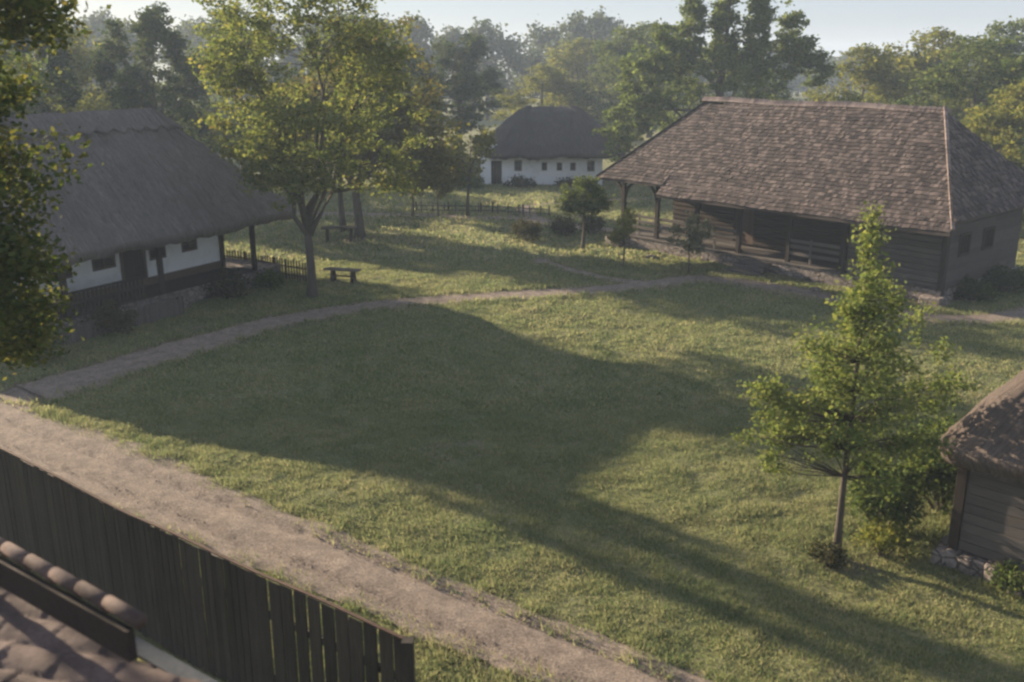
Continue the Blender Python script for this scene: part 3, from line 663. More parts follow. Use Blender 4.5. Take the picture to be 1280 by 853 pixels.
# ---- roof in the near left corner
h = empty('foreground_tile_roof', (-3.2, 4.9, 5.3)); tag(h, 'reddish brown roof of rounded tiles in the near left corner, below the plank fence', 'roof')
A = Vector((-3.97, 6.27, 5.50)); B = Vector((-1.80, 4.84, 5.40))      # right hand verge
down = (B - A).normalized(); side = Vector((-.58, -.80, -.10)).normalized(); nrm = down.cross(side).normalized()
if nrm.z < 0: nrm = -nrm
loc = Vector((-3.2, 4.9, 5.3)); nU, nV = 260, 170; th_ = R(19)
U_, W_ = np.meshgrid(np.linspace(-1.0, 3.6, nU), np.linspace(0, 2.6, nV), indexing='ij')
W_ = W_ + .03 * (1 - W_ / 2.6) * np.sin(U_ * 7) + .02 * np.sin(U_ * 17)
q_ = U_ * math.sin(th_) + W_ * math.cos(th_); l_ = U_ * math.cos(th_) - W_ * math.sin(th_)
ph = (q_ + .012 * np.sin(l_ * 5 + q_ * 9)) / .235; row = np.floor(ph); fr_ = ph - row
hh = .026 * np.sin(np.pi * fr_) ** .6 + .030 * (vn(row * 3.3, row * 0, 4) - .5) + .010 * (((l_ + .19 * row) / .40) % 1) + .012 * (fbm(U_ * 9, W_ * 9, 7, 3) - .5)
G = np.array(A - loc)[None, None] + U_[..., None] * np.array(down) + W_[..., None] * np.array(side) + hh[..., None] * np.array(nrm)
ii = np.arange(nU * nV).reshape(nU, nV); F = np.stack([ii[:-1, :-1], ii[1:, :-1], ii[1:, 1:], ii[:-1, 1:]], -1).reshape(-1, 4)
t = NT('old_clay_tiles'); a_ = t.noise(t.coord(), 2.2, 5, .7); b_ = t.noise(t.coord(), 30, 5, .8); c_ = t.ramp(a_, [(.3, (.045, .032, .028)), (.5, (.095, .066, .056)), (.7, (.16, .115, .10))])
t.color(t.mix(.5, c_, b_, 'OVERLAY')); t.bump(b_, .6, .01); tm_ = t.m
link('tile_field', np_mesh('tile_field', G, F, tm_, True), h)
q = MB(); out_ = Vector((.55, .80, 0)).normalized()
q.beam(A + down * 1.45 + out_ * .10 - nrm * .05 - loc, A + down * 3.6 + out_ * .10 - nrm * .05 - loc, .11, .02, nrm); q.build('flashing', M['tin'], h)
q = MB(); q.beam(A - down * 1.0 + side * .05 - nrm * .14 - loc, A + down * 3.6 + side * .05 - nrm * .14 - loc, .08, .24, nrm); q.build('verge_board', M['wood'], h)
# round ridge tiles of the porch roof just beyond, a dark board below stands in for the shadow gap
q = MB(); p0 = Vector((-3.85, 6.10, 5.86)) - loc; p1 = Vector((-2.18, 4.90, 5.88)) - loc; dd = (p1 - p0); n_ = 7
for i in range(-3, n_):
    a = p0 + dd * (i / n_); b = p0 + dd * ((i + 1.12) / n_); a.z += .012; b.z -= .004
    q.tube([a, a.lerp(b, .5), b], [.043, .045, .047], 12)
q.build('ridge_tiles', tm_, h, True)
q = MB(); q.beam(p0 - dd * .4 + Vector((-.03, -.04, -.15)), p1 + Vector((-.03, -.04, -.15)), .05, .20); q.build('shadow_gap_board', M['wood'], h)

# ------------------------------------------------------------------ plank fence in front
FP = [Vector(p) for p in ((-15.6, 21.2), (-12.4, 18.75), (-9.39, 16.35), (-6.02, 13.69), (-3.55, 11.9), (-1.33, 10.31))]
fe = empty('plank_fence', (-5, 13, 0)); tag(fe, 'tall dark plank fence along the near side of the dirt road', 'fence')
org = Vector((-5, 13, 0)); bd = MB(); r = random.Random(12); cum = [0]
for a, b in zip(FP[:-1], FP[1:]): cum.append(cum[-1] + (b - a).length)
def fpt(s):
    for i in range(len(FP) - 1):
        if s <= cum[i + 1] or i == len(FP) - 2:
            d = (FP[i + 1] - FP[i]).normalized(); p = FP[i] + d * (s - cum[i]); return Vector((p.x, p.y, 0)) - org, Vector((d.x, d.y, 0))
s = 0; Ltot = cum[-1]
while s < Ltot - .1:
    near = s / Ltot; w_ = .11 + .03 * r.random(); gap = .006 + .010 * r.random() + (.016 if r.random() < .2 + .3 * near else 0) if near < .84 else .035 + .02 * r.random()
    if near > .84: w_ = .215
    p, d = fpt(s + w_ / 2); n_ = Vector((-d.y, d.x, 0)); top = 2.12 + .03 * r.uniform(-1, 1); lean = r.uniform(-.012, .012)
    off = r.uniform(0, .012); a = p - d * (w_ / 2) + n_ * off; b = p + d * (w_ / 2) + n_ * off; th = n_ * .024
    Tt = Vector((0, 0, top)) + d * lean; Bb = Vector((0, 0, -.06))
    bd.add([a + Bb, b + Bb, b + Bb + th, a + Bb + th, a + Tt, b + Tt + Vector((0, 0, r.uniform(-.01, .01))), b + Tt + th, a + Tt + th], [(3, 2, 1, 0), (4, 5, 6, 7), (0, 1, 5, 4), (1, 2, 6, 5), (2, 3, 7, 6), (3, 0, 4, 7)]); s += w_ + gap
bd.build('boards', M['fence_wood'], fe)
for z in (.45, 1.5):
    q = MB()
    for i in range(len(FP) - 1):
        a = FP[i]; b = FP[i + 1]; d = (b - a).normalized(); n_ = Vector((-d.y, d.x)) * .07
        q.beam(Vector((a.x + n_.x, a.y + n_.y, z)) - org, Vector((b.x + n_.x, b.y + n_.y, z)) - org, .05, .10)
    q.build('rail', M['fence_wood'], fe)
q = MB()
for i in range(len(FP) - 1):
    a = FP[i]; b = FP[i + 1]; n = 6; d = (b - a).normalized(); n_ = Vector((-d.y, d.x)) * .012
    for k in range(n):
        p = a.lerp(b, k / n); p2 = a.lerp(b, (k + 1) / n)
        q.beam(Vector((p.x + n_.x, p.y + n_.y, 2.165 + .012 * math.sin(i * 6 + k))) - org, Vector((p2.x + n_.x, p2.y + n_.y, 2.165 + .012 * math.sin(i * 6 + k + 1))) - org, .05, .018)
q.build('cap_rail', M['fence_cap'], fe)
sp = .3
while sp < Ltot + .3:
    p, d = fpt(min(sp, Ltot + .02)); n_ = Vector((-d.y, d.x, 0)); c = p + n_ * .16; q = MB(); q.box(c.x - .06, c.x + .06, c.y - .06, c.y + .06, -.1, 1.9, .004); q.build('post', M['fence_wood'], fe); sp += 2.35
q = MB(); p, d = fpt(Ltot + .06); q.box(p.x - .07, p.x + .07, p.y - .07, p.y + .07, -.1, 2.17, .004); q.build('post', M['fence_wood'], fe)
# low board just past the end of the fence
o = empty('low_fence_stub', (-.95, 9.9, 0)); tag(o, 'low dark board fence stub beyond the right end of the tall plank fence', 'fence')
q = MB()
for i in range(4): q.beam((-.05 + i * .2, .06 - i * .15, -.05), (-.05 + i * .2, .06 - i * .15, 1.75 - .13 * i), .2, .024, (.6, -.8, 0))
q.build('boards', M['fence_wood'], o)
q = MB(); q.beam((-.15, .12, 1.0), (.7, -.52, .9), .05, .08); q.build('rail', M['fence_wood'], o)

# ---- bench by the big tree
o = empty('rustic_bench', (-7.15, 39.6, 0), R(-16)); tag(o, 'rough plank bench standing in the sun just right of the big yellowing tree', 'bench')
q = MB(); q.box(-.78, .78, -.22, -.015, .50, .565, .008); q.box(-.75, .80, .0, .2, .50, .56, .008); q.build('seat', M['grey_wood'], o, bevel=.008)
for x in (-.42, .5):
    q = MB(); q.add([(x - .07, -.20, -.03), (x + .07, -.20, -.03), (x + .07, .18, -.03), (x - .07, .18, -.03), (x - .06, -.12, .5), (x + .06, -.12, .5), (x + .06, .1, .5), (x - .06, .1, .5)], [(3, 2, 1, 0), (4, 5, 6, 7), (0, 1, 5, 4), (1, 2, 6, 5), (2, 3, 7, 6), (3, 0, 4, 7)]); q.build('leg', M['wood_post'], o)
q = MB(); q.beam((-.36, -.01, .25), (.44, -.01, .25), .05, .06); q.build('stretcher', M['wood_post'], o)
# table-like trestle beneath the second tree
o = empty('rustic_table', (-8.9, 49.0, 0), R(8)); tag(o, 'low wooden table and seat boards in the shade beneath the far rusty tree', 'table')
q = MB(); q.box(-.9, .9, -.35, -.01, .70, .75, .008); q.box(-.92, .88, .01, .36, .70, .75, .008); q.build('table_top', M['wood'], o)
for x in (-.6, .6): q = MB(); q.box(x - .08, x + .08, -.25, .25, -.03, .7, .01); q.build('leg', M['wood'], o)

# ---- picket fence by the farmhouse garden
def picket(name, pts, h_, label, sp=.16, mat='brown_wood', rough=.04, rails=(.25, .68)):
    o = empty(name, (*pts[0], 0)); tag(o, label, 'fence'); O = Vector((*pts[0], 0)); r = random.Random(len(label)); q = MB(); rl = MB(); ps = MB()
    for a, b in zip(pts[:-1], pts[1:]):
        a = Vector((*a, 0)); b = Vector((*b, 0)); L = (b - a).length; d = (b - a).normalized(); n = int(L / sp)
        for i in range(n):
            p = a + d * (i + .5) * sp - O; hh = h_ * (1 + r.uniform(-rough, rough)); ln = d * r.uniform(-.02, .02); f = Vector((-d.y, d.x, 0)) * .012
            w_ = d * .035; q.add([p - w_ - f + Vector((0, 0, -.04)), p + w_ - f + Vector((0, 0, -.04)), p + w_ + f + Vector((0, 0, -.04)), p - w_ + f + Vector((0, 0, -.04))] + [v + ln + Vector((0, 0, hh)) for v in (p - w_ - f, p + w_ - f, p + w_ + f, p - w_ + f)] + [p + ln + Vector((0, 0, hh + .05)) - f, p + ln + Vector((0, 0, hh + .05)) + f],
                [(3, 2, 1, 0), (0, 1, 5, 8, 4), (2, 3, 7, 9, 6), (1, 2, 6, 5), (3, 0, 4, 7), (4, 8, 9, 7), (5, 6, 9, 8)])
            if sp > .3: q.build('picket', M[mat], o); q = MB()
        f = Vector((-d.y, d.x, 0)) * .03
        for z in rails: rl.beam(a - O + f + Vector((0, 0, h_ * z)), b - O + f + Vector((0, 0, h_ * z)), .035, .06)
        for k in range(int(L / 2) + 2):
            p = a + d * min(k * 2, L) - O + f * 2; MB().box(p.x - .045, p.x + .045, p.y - .045, p.y + .045, -.1, h_ * 1.05).build('post', M['wood_post'], o)
    if q.v: q.build('pickets', M[mat], o)
    rl.build('rails', M[mat], o); return o
picket('picket_fence', [(-13.4, 42.6), (-11.9, 41.9), (-9.7, 40.2), (-8.35, 39.35)], .82, 'low brown picket fence running from the farmhouse corner to the big tree')
picket('rail_fence', [(-5.9, 58.9), (-1.2, 58.6), (2.2, 57.2)], .6, 'thin low fence along the far lane in front of the whitewashed cottage', .7, 'grey_wood', .1)
picket('garden_fence', [(-14.7, 29.7), (-13.2, 32.4), (-12.1, 34.3)], .62, 'low woven stake fence in the shade in front of the farmhouse veranda', .09, 'grey_wood', .12, (.3, .6, .85))

# ---- loose stones beside the log house corner
r_ = np.random.RandomState(3)
def rock(loc, s, label, group):
    import bmesh
    bm = bmesh.new(); bmesh.ops.create_icosphere(bm, subdivisions=2, radius=1)
    for v in bm.verts:
        k = 1 + .22 * (vn(v.co.x * 1.7 + loc[0], v.co.y * 1.7 + v.co.z, 5) - .5) * 2; v.co *= k; v.co.x *= s[0]; v.co.y *= s[1]; v.co.z *= s[2]
    me = bpy.data.meshes.new('field_stone'); bm.to_mesh(me); bm.free(); me.materials.append(M['stone'])
    o = link('field_stone', me); o.location = loc; o.rotation_euler = (0, 0, loc[0]); tag(o, label, 'stone', group)
rock((12.3, 38.0, .02), (.28, .2, .14), 'grey field stone at the foot of the log house wall beside the path', None)
rock((6.6, 44.6, .02), (.35, .24, .17), 'grey field stone before the left end of the log house gallery', None)

# ---- small gravel lying loose on the road and the paths
r = np.random.RandomState(17); Vs = []
for L, w, n in ((resample(ROAD), 1.0, 9000), (resample(PATH), .6, 2500)):
    i = r.randint(0, len(L), n); p = L[i] + r.randn(n, 2) * w * .55; k = (p[:, 1] > 9) & (p[:, 1] < 40) & (np.abs(p[:, 0]) < 18); p = p[k]; n = len(p)
    s_ = .006 + .016 * r.rand(n) ** 3; a = r.rand(n) * 6.283; z = hgt(p[:, 0], p[:, 1]) * .35 + .022
    O = np.array([(1, 0, 0), (0, 1, 0), (-1, 0, 0), (0, -1, 0), (.1, .1, .8)]); c, s2 = np.cos(a), np.sin(a)
    q = O[None] * s_[:, None, None] * (1 + .4 * r.rand(n, 5, 1)); x = q[..., 0] * c[:, None] - q[..., 1] * s2[:, None] * .7; y = q[..., 0] * s2[:, None] + q[..., 1] * c[:, None] * .7
    Vs.append(np.stack([x + p[:, :1], y + p[:, 1:], q[..., 2] + z[:, None] - .002], -1))
Vs = np.concatenate(Vs); b = np.arange(len(Vs)) * 5; F = np.concatenate([np.stack([b + i, b + (i + 1) % 4, b + 4], 1) for i in range(4)])
tag(link('gravel', np_mesh('gravel', Vs.reshape(-1, 3), F, M['stone'])), 'small loose gravel scattered on the dirt road and footpath', 'gravel', kind='stuff')

# ------------------------------------------------------------------ the trees one by one
maple = [(0, 0, 6.15, .08, .08, .45, .30), (0, 0, 5.5, .20, .20, .5, .5), (0, 0, 4.85, .34, .34, .45, .7), (0, 0, 4.25, .6, .6, .6, 1.3), (0, 0, 3.6, .92, .92, .65, 2.0), (0, 0, 2.9, 1.1, 1.1, .65, 2.4), (0, 0, 2.3, .8, .8, .3, .8),
         (-1.3, -.2, 3.05, .45, .4, .28, .7), (1.35, .2, 3.1, .5, .4, .30, .8), (-.95, .5, 2.3, .5, .4, .22, .55), (1.0, -.4, 2.45, .5, .4, .25, .6), (1.8, .1, 3.35, .26, .25, .18, .28), (-1.75, 0, 2.45, .22, .2, .10, .12),
         (.55, .1, 4.75, .10, .10, .40, .25), (1.05, .3, 4.35, .12, .12, .36, .25), (1.45, .1, 4.0, .12, .12, .26, .18), (-1.3, -.1, 2.0, .25, .25, .18, .16), (-1.45, .1, 3.3, .28, .25, .2, .25), (-.75, -.2, 4.05, .22, .22, .28, .28), (.5, -.5, 1.75, .3, .25, .18, .22)]
make_tree('young_maple_tree', (6.13, 16.28, 0), 'slender young tree with a pointed top standing alone in the lawn near the hut', 'tree', M['leaf_maple'], 6.8, .068, maple, 600, 28, .08, .20, 11, base=.24, limbs=0, shell=.35, trunk_top=.97, nbr=330, wob=.15)
big = [(.3, 0, 8.0, 2.7, 2.9, 3.9, 4.2), (-1.7, -.4, 6.8, 1.4, 1.5, 2.0, 1.6), (-1.3, .4, 5.1, 1.0, 1.1, 1.0, .9), (2.3, .6, 6.8, 1.9, 1.9, 2.3, 1.8), (-1.8, .8, 10.0, 1.5, 1.5, 1.9, 1.3), (1.6, -.3, 10.6, 1.5, 1.5, 2.1, 1.3),
       (-.3, .2, 12.4, 1.0, 1.0, 1.2, .55), (3.0, -.5, 8.9, 1.2, 1.2, 1.3, .8), (-2.6, 0, 8.9, .95, 1.0, 1.2, .8), (.4, -1.8, 6.0, 1.9, 1.4, 1.5, 1.2), (-.6, -1.3, 4.7, 1.1, 1.1, .8, .5), (2.8, .2, 4.7, 1.1, 1.0, .8, .5), (-2.6, .2, 11.1, .7, .7, .9, .25)]
make_tree('yellowing_walnut_tree', (-7.9, 36.9, 0), 'large yellowing broad tree with several forked stems right beside the thatched farmhouse', 'tree', M['leaf_big'], 13.4, .18, big, 570, 60, .15, .42, 21, limbs=9, shell=.5, fork=2.5, nbr=300)
rus = [(0, 0, 6.4, 3.4, 3.4, 3.2, 4), (3.0, 0, 5.0, 1.7, 1.7, 1.8, 1.6), (3.9, .3, 3.9, 1.1, 1.1, 1.3, .9), (-2.6, .4, 6.8, 2.0, 2.0, 2.0, 1.2), (1.2, -.5, 9.0, 2.0, 2.0, 1.6, 1.2), (2.8, .4, 7.2, 1.7, 1.7, 1.6, 1.1), (2.6, -1.4, 3.4, 1.5, 1.3, .9, .8)]
make_tree('rusty_leaved_tree', (-8.0, 50.0, 0), 'rust tinted tree with a dark trunk standing behind and right of the yellowing tree', 'tree', M['leaf_rust'], 10.8, .25, rus, 310, 52, .20, .5, 22, limbs=6, shell=.4, fork=2.6, nbr=120)
make_tree('slim_tree', (-9.2, 52.0, 0), 'slim dark trunked tree directly left of the rust tinted tree behind the table', 'tree', M['leaf_rust'], 8.6, .17, auto_lobes(8.6, 2.8, 2.4, 6, 3), 200, 42, .26, .6, 23, limbs=5)
sap = make_tree('young_fruit_tree', (-2.65, 57.5, 0), 'thin young yellowish tree in front of the left end of the whitewashed cottage', 'tree', M['leaf_yellow'], 5.0, .10, [(0, 0, 3.4, 1.3, 1.3, 1.2, 2), (.9, 0, 4.2, .7, .7, .6, 1), (-.9, 0, 4.0, .7, .7, .8, 1), (-.6, 0, 2.5, .8, .8, .5, .8)], 110, 34, .20, .38, 24, base=.3, limbs=6, lean=(.3, 0), shell=.3)
copy_tree(sap, (-5.9, 56.9, 0), 1.9, .82, 'leftmost young tree on the far lane, under the rusty foliage')
copy_tree(sap, (-4.4, 57.0, 0), 4.0, .66, 'smallest young fruit tree on the far lane between two taller ones')
make_tree('round_green_tree', (3.5, 46.8, 0), 'small round dark green tree on the lawn left of the log house', 'tree', M['leaf_mid'], 3.5, .085, [(0, 0, 2.45, .95, .95, .85, 3), (-.55, 0, 2.1, .5, .5, .45, 1), (.6, 0, 2.2, .5, .5, .5, 1), (0, 0, 3.1, .45, .45, .35, .6)], 150, 42, .13, .26, 25, base=.34, shell=.35)
make_tree('yellow_sapling', (5.05, 42.8, 0), 'small yellow green sapling before the left end of the log house gallery', 'tree', M['leaf_yellow'], 2.65, .04, [(0, 0, 1.7, .5, .5, .55, 2), (-.3, 0, 1.3, .35, .35, .3, 1), (.2, 0, 2.2, .3, .3, .35, .7)], 70, 30, .11, .2, 26, base=.3, shell=.3)
make_tree('silvery_sapling', (7.7, 41.1, 0), 'small silvery leaved sapling in front of the log house gallery railing', 'tree', M['leaf_grey'], 2.75, .045, [(0, 0, 2.0, .3, .3, .75, 1.4), (-.55, 0, 1.75, .33, .3, .5, 1), (.6, .1, 1.9, .25, .25, .5, .9), (.1, 0, 1.3, .6, .6, .35, 1.2)], 95, 26, .12, .17, 27, base=.3, shell=.3)
# near tree whose branches hang in at the left edge
near = [(1.25, 0, 7.4, 1.7, 1.8, 1.9, 4.5), (2.3, .4, 9.6, 1.0, 1.2, .5, .9), (1.9, -.4, 6.3, .9, 1.0, .9, 2.0), (1.6, .4, 10.6, 1.8, 1.8, .8, 1.0), (0, 0, 9, 2.8, 2.8, 2.6, 2), (-2, -.5, 7.4, 2, 2, 1.8, 1), (2.0, .2, 5.3, .6, .65, .55, .8)]
make_tree('overhanging_linden_tree', (-9.55, 13.6, 0), 'near dark green tree whose drooping branches hang into the view along the left edge', 'tree', M['leaf_near'], 12.0, .24, near, 640, 60, .10, .34, 31, base=.3, limbs=8, shell=.3, droop=.10, nbr=260)
# behind the farmhouse
spir = [(0, 0, 6.0, 2.6, 2.6, 3.0, 3.2)] + [(2.6 * math.cos(a) * k, 2.2 * math.sin(a) * k, z, .55, .55, 1.25, .55) for a, k, z in ((0, 1.0, 7.6), (.9, .8, 9.4), (1.9, .5, 10.4), (3.1, 1.0, 8.4), (3.9, .7, 9.8), (5.2, .6, 10.5), (4.6, 1, 7.4), (2.4, 1, 6.4), (.3, .35, 10.9))]
dk = make_tree('dark_upswept_tree', (-22.6, 62, 0), 'dark tree with upswept branch tips rising behind the ridge of the farmhouse', 'tree', M['leaf_dark'], 12.2, .24, spir, 330, 46, .26, .45, 32, base=.2, limbs=9, shell=.4)
copy_tree(dk, (-25.0, 39.4, 0), 1.2, (.36, .36, 1.25), 'tall narrow tree behind the near end of the farmhouse, past the left edge')
copy_tree(dk, (-31.5, 66, 0), 2.6, (.9, .9, .95), 'darkish tree behind the left part of the farmhouse ridge')
mid = make_tree('pale_green_tree', (-20.5, 74, 0), 'hazy pale green tree between the dark upswept tree and the yellowing tree', 'tree', M['leaf_mid'], 12.0, .26, auto_lobes(12, 1.5, 4.2, 10, 5), 360, 46, .28, .62, 33, base=.2, limbs=6)
yel = make_tree('yellow_green_tree', (-34.5, 78, 0), 'yellow green tree far behind the farmhouse at the left', 'tree', M['leaf_yellow'], 11.0, .26, auto_lobes(11, 1.0, 4.4, 10, 8), 360, 46, .28, .62, 34, base=.2, limbs=6)
copy_tree(mid, (-14.0, 82, 0), 2.2, 1.0, 'green tree behind the crown of the yellowing tree, further back')
copy_tree(dk, (-4.8, 88, 0), .5, (1.25, 1.25, .92), 'dark bluish tree left of the whitewashed cottage roof')
copy_tree(mid, (-9.5, 84, 0), 4.4, (.95, .95, .84), 'green tree standing between the yellowing tree and the dark bluish tree')
# behind the cottage
copy_tree(yel, (3.2, 102, 0), 1.1, (1.05, 1.05, .74), 'yellow green tree just behind the left part of the cottage roof')
copy_tree(yel, (7.6, 116, 0), 3.1, (1.1, 1.1, .98), 'taller pale tree behind the middle of the cottage roof')
copy_tree(mid, (11.6, 99, 0), 1.7, (1.2, 1.2, .98), 'rounded green tree right behind the cottage, left of the tall spired tree')
copy_tree(mid, (16.5, 118, 0), .6, (1.2, 1.2, 1.05), 'hazy green tree between the cottage tree and the tall spired tree')
# big spired tree behind the log house
sp2 = [(0, 0, 6.3, 5.0, 4.0, 4.0, 6.5), (-5.2, -1, 7.2, 1.8, 1.8, 2.6, 2.0), (-6.6, -1, 4.4, 1.5, 1.5, 1.8, 1.3), (-4.2, -.6, 9.6, .95, .95, 1.7, .8), (-2.2, 0, 11.0, .7, .7, 2.4, 1.3), (-.1, .3, 11.2, .75, .8, 2.4, 1.6), (2.0, -.2, 11.1, .75, .8, 2.3, 1.6), (4.2, .1, 10.3, .7, .8, 2.0, 1.3), (.5, 0, 8.9, 3.0, 1.6, 1.1, 1.2), (5.0, .1, 9.9, .7, .7, 1.7, .7), (6.0, 0, 8.3, .9, .9, 1.2, .8), (-2.8, .2, 9.2, 1.0, 1.0, 1.6, .8), (2.4, 0, 9.0, 1.6, 1.4, 1.4, 1.0)]
make_tree('tall_spired_tree', (14.3, 67.5, 0), 'tallest dark green tree with several pointed spires behind the log house roof', 'tree', M['leaf_spire'], 14.6, .4, sp2, 900, 50, .25, .42, 41, base=.14, limbs=12, shell=.45)
copy_tree(sap, (21.4, 62, 0), 1.2, (1.3, 1.3, 1.35), 'small brownish tree at the right foot of the tall spired tree')
# right side
copy_tree(yel, (27.0, 76, 0), .3, (.95, .95, .87), 'yellow brown tree behind the middle of the log house ridge')
copy_tree(yel, (33.5, 80, 0), 2.0, (1.1, 1.1, .98), 'yellow green tree behind the right end of the log house ridge')
copy_tree(mid, (31.0, 66, 0), 5.0, (1.05, 1.05, .84), 'green tree close behind the right ridge end of the log house')
copy_tree(yel, (27.5, 52, 0), 4.1, (.8, .8, .70), 'yellowish tree overhanging the right end of the log house')
copy_tree(mid, (30.5, 56, 0), 1.4, (1.0, 1.0, .82), 'broad green tree at the right edge behind the log house')
copy_tree(dk, (27.8, 46, 0), 2.4, (1.0, 1.0, .62), 'dark tree in the shade at the right end of the log house')
copy_tree(mid, (41.5, 84, 0), 2.9, (1.1, 1.1, .98), 'hazy tree at the far right edge of the view')
copy_tree(mid, (24, 104, 0), 3.6, (1.1, 1.1, .8), 'distant hazy tree in the gap right of the tall spired tree')
# shade trees past the left edge whose long shadows cross the lawn
copy_tree(mid, (-30, 53, 0), .9, (1, 1, 1.1), 'tree standing beyond the left end of the farmhouse')
# far woods
def mass(name, label, rows, mat, seed, leaf=.7, per=46, cr=1.5):
    r = np.random.RandomState(seed); VV = []; mb = MB()
    for (x, y, H, Rr) in rows:
        L = np.array(auto_lobes(H, .5, Rr, 8, r.randint(999))); W = L[:, 6] / L[:, 6].sum(); n = 120; pk = L[r.choice(len(L), n, p=W)]
        d = r.randn(n, 3); d /= np.linalg.norm(d, axis=1)[:, None]; C = pk[:, :3] + d * (.6 + .45 * r.rand(n, 1)) * pk[:, 3:6]
        P = np.repeat(C, per, 0) + r.randn(n * per, 3) * cr * .42; P[:, 2] = np.abs(P[:, 2]); VV.append(quads(P + [x, y, 0], np.full(len(P), leaf), r)); mb.tube([(x, y, -.2), (x, y, H * .6)], [.3, .12], 6)
    V = np.concatenate(VV); o = link(name, np_mesh(name, V.reshape(-1, 3), np.arange(len(V) * 4).reshape(-1, 4), mat)); tag(o, label, 'woods', kind='stuff'); mb.build('trunks', M['bark'], o); return o
r = np.random.RandomState(50)
row1 = [(x + r.uniform(-2, 2), 165 + r.uniform(-10, 14), 14.0 + 3.0 * vn(x / 14., 0., 4) + r.uniform(-1.2, 1.6) - (2.2 if x > 25 else 0), r.uniform(5, 6.5)) for x in np.arange(-100, 34, 6.5)]
mass('far_woods', 'continuous hazy blue green woods closing the view far behind the cottage', row1, M['leaf_forest'], 51)
row2 = [(x + r.uniform(-3, 3), 235 + r.uniform(-12, 20), 10.5 + r.uniform(-1.5, 2), r.uniform(6, 8)) for x in np.arange(24, 150, 8.5)]
mass('distant_woods', 'faint distant line of woods in the haze at the right', row2, M['leaf_forest'], 52, 1.0)
row3 = [(x + r.uniform(-2, 2), 96 + r.uniform(-6, 8) + abs(x) * .1, 5.5 + r.uniform(-1.5, 2), r.uniform(3, 4.4)) for x in list(np.arange(-62, -6, 5.2)) + list(np.arange(20, 66, 5.2))]
mass('thicket', 'green thicket between the mid distance trees, behind both big houses', row3, M['leaf_mid'], 53, .45, 40, 1.2)

# hills closing the valley
hx_ = np.linspace(-650, 650, 160); hy_ = np.linspace(430, 690, 30); X, Y = np.meshgrid(hx_, hy_)
Z = (4 + 12 * fbm(X / 160, Y / 140, 5, 3)) * np.clip((Y - 430) / 140, 0, 1) - .5
ii = np.arange(X.size).reshape(X.shape); F = np.stack([ii[:-1, :-1], ii[:-1, 1:], ii[1:, 1:], ii[1:, :-1]], -1).reshape(-1, 4)
tag(link('hills', np_mesh('hills', np.stack([X, Y, Z], -1), F, M['ground'], True)), kind='structure')

# ---- shrubs
def shrub(loc, R_, H, label, mat, seed, n=60, per=34, leaf=.11, cr=.24, cat='shrub', name='shrub', group=None, stems=14):
    r = np.random.RandomState(seed); lob = [(0, 0, H * .5, R_ * .75, R_ * .75, H * .45, 2)] + [(R_ * .55 * math.cos(a), R_ * .55 * math.sin(a), H * z, R_ * .4, R_ * .4, H * .3, 1) for a, z in ((.4, .5), (1.9, .65), (3.3, .45), (4.7, .6), (5.6, .35))]
    L = np.array(lob); W = L[:, 6] / L[:, 6].sum(); pk = L[r.choice(len(L), n, p=W)]; d = r.randn(n, 3); d /= np.linalg.norm(d, axis=1)[:, None]
    C = pk[:, :3] + d * (.4 + .65 * r.rand(n, 1)) * pk[:, 3:6]; C[:, 2] = np.abs(C[:, 2]) + .05
    P = np.repeat(C, per, 0) + r.randn(n * per, 3) * cr * .5; P[:, 2] = np.abs(P[:, 2]) + .02
    V = quads(P, np.full(len(P), leaf), r); root = empty(name, loc); tag(root, label, cat, group)
    link('foliage', np_mesh('foliage', V.reshape(-1, 3), np.arange(len(V) * 4).reshape(-1, 4), mat), root); mb = MB()
    for c in C[:stems]: mb.tube([(c[0] * .1, c[1] * .1, -.05), (c[0] * .6, c[1] * .6, c[2] * .5), tuple(c)], [.022, .015, .006], 5)
    mb.build('stems', M['bark'], root); return root
shrub((.75, 49.3, 0), 1.0, 1.0, 'brownish low shrub clump on the lawn in front of the cottage', M['leaf_shrub'], 61)
shrub((2.75, 51.0, 0), .8, .85, 'dark low shrub just left of the small round green tree', M['leaf_shrub'], 62)
shrub((4.3, 51.9, 0), .7, .8, 'dark shrub behind the small round green tree', M['leaf_shrub'], 63)
shrub((7.35, 17.35, 0), .85, 1.5, 'leafy bush between the young pointed tree and the hut', M['leaf_mid'], 64, 120, 42, .09, .22)
shrub((8.9, 18.2, 0), .9, 1.9, 'tallest bush growing against the back of the thatched hut', M['leaf_mid'], 65, 170, 44, .095, .24)
shrub((7.0, 16.3, 0), .55, .55, 'low yellowish weeds right of the young pointed tree trunk', M['leaf_yellow'], 66, 50, 30, .07, .14)
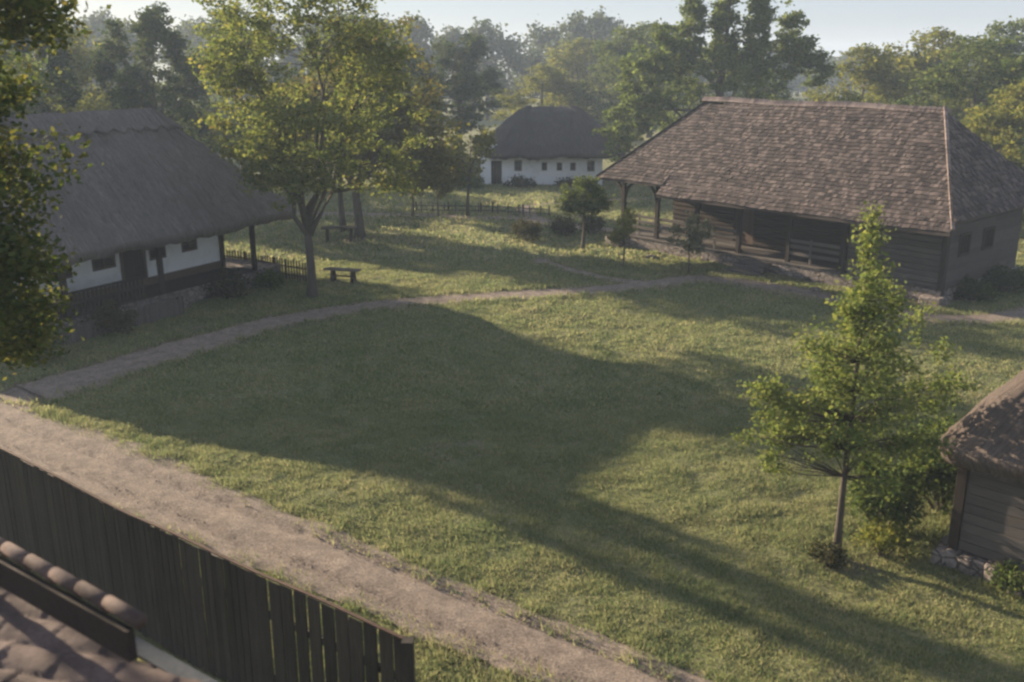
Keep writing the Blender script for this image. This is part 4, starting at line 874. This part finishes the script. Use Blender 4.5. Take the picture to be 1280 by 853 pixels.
shrub((5.85, 16.0, 0), .35, .28, 'dark low weeds at the foot of the young pointed tree', M['leaf_shrub'], 67, 26, 28, .07, .12)
shrub((8.9, 15.0, 0), .5, .4, 'low green weeds along the stone footing of the hut', M['leaf_mid'], 68, 40, 30, .07, .14)
shrub((-11.3, 36.9, 0), .9, .8, 'dark garden bush before the right end of the farmhouse veranda', M['leaf_shrub'], 71)
shrub((-9.9, 38.4, 0), .6, .6, 'small garden plant between the farmhouse corner post and the big tree', M['leaf_mid'], 73, 40)
shrub((-13.7, 31.6, 0), .9, .9, 'leafy bush inside the low woven fence of the farmhouse', M['leaf_shrub'], 74)
shrub((-14.9, 28.6, 0), .9, 1.1, 'bush at the near left corner of the farmhouse by the road', M['leaf_mid'], 75, 80)
shrub((17.9, 36.5, 0), 1.0, .75, 'dark green bush at the right corner of the log house', M['leaf_dark'], 76, 80)
shrub((19.9, 38.0, 0), 1.1, .9, 'dark green bush along the end wall of the log house', M['leaf_dark'], 77, 80)
shrub((14.2, 37.1, 0), .7, .45, 'low weeds along the front stone base of the log house', M['leaf_mid'], 78, 50)
shrub((.6, 71.0, -.1), 1.2, .7, 'low flower bed bush against the cottage wall', M['leaf_shrub'], 79, 50, 30, .16)
shrub((4.6, 71.2, -.1), 1.5, .6, 'low dark bush before the right end of the cottage wall', M['leaf_shrub'], 80, 60, 30, .16)
shrub((-3.2, 70.6, -.1), 1.4, .9, 'grey green bush before the left end of the cottage wall', M['leaf_mid'], 81, 60, 30, .16)

# ------------------------------------------------------------------ haze
hm = bpy.data.materials.new('haze'); hm.use_nodes = True; hn = hm.node_tree.nodes; hn.remove(hn['Principled BSDF'])
pv = hn.new('ShaderNodeVolumePrincipled'); pv.inputs['Color'].default_value = (.66, .80, 1, 1); pv.inputs['Density'].default_value = HAZE; pv.inputs['Anisotropy'].default_value = .1
hm.node_tree.links.new(pv.outputs[0], hn['Material Output'].inputs['Volume'])
hb = MB().box(-705, 705, -705, 705, -1.5, 19.5).build('haze', hm); tag(hb, 'pale morning haze filling the air of the valley', 'haze', kind='stuff')
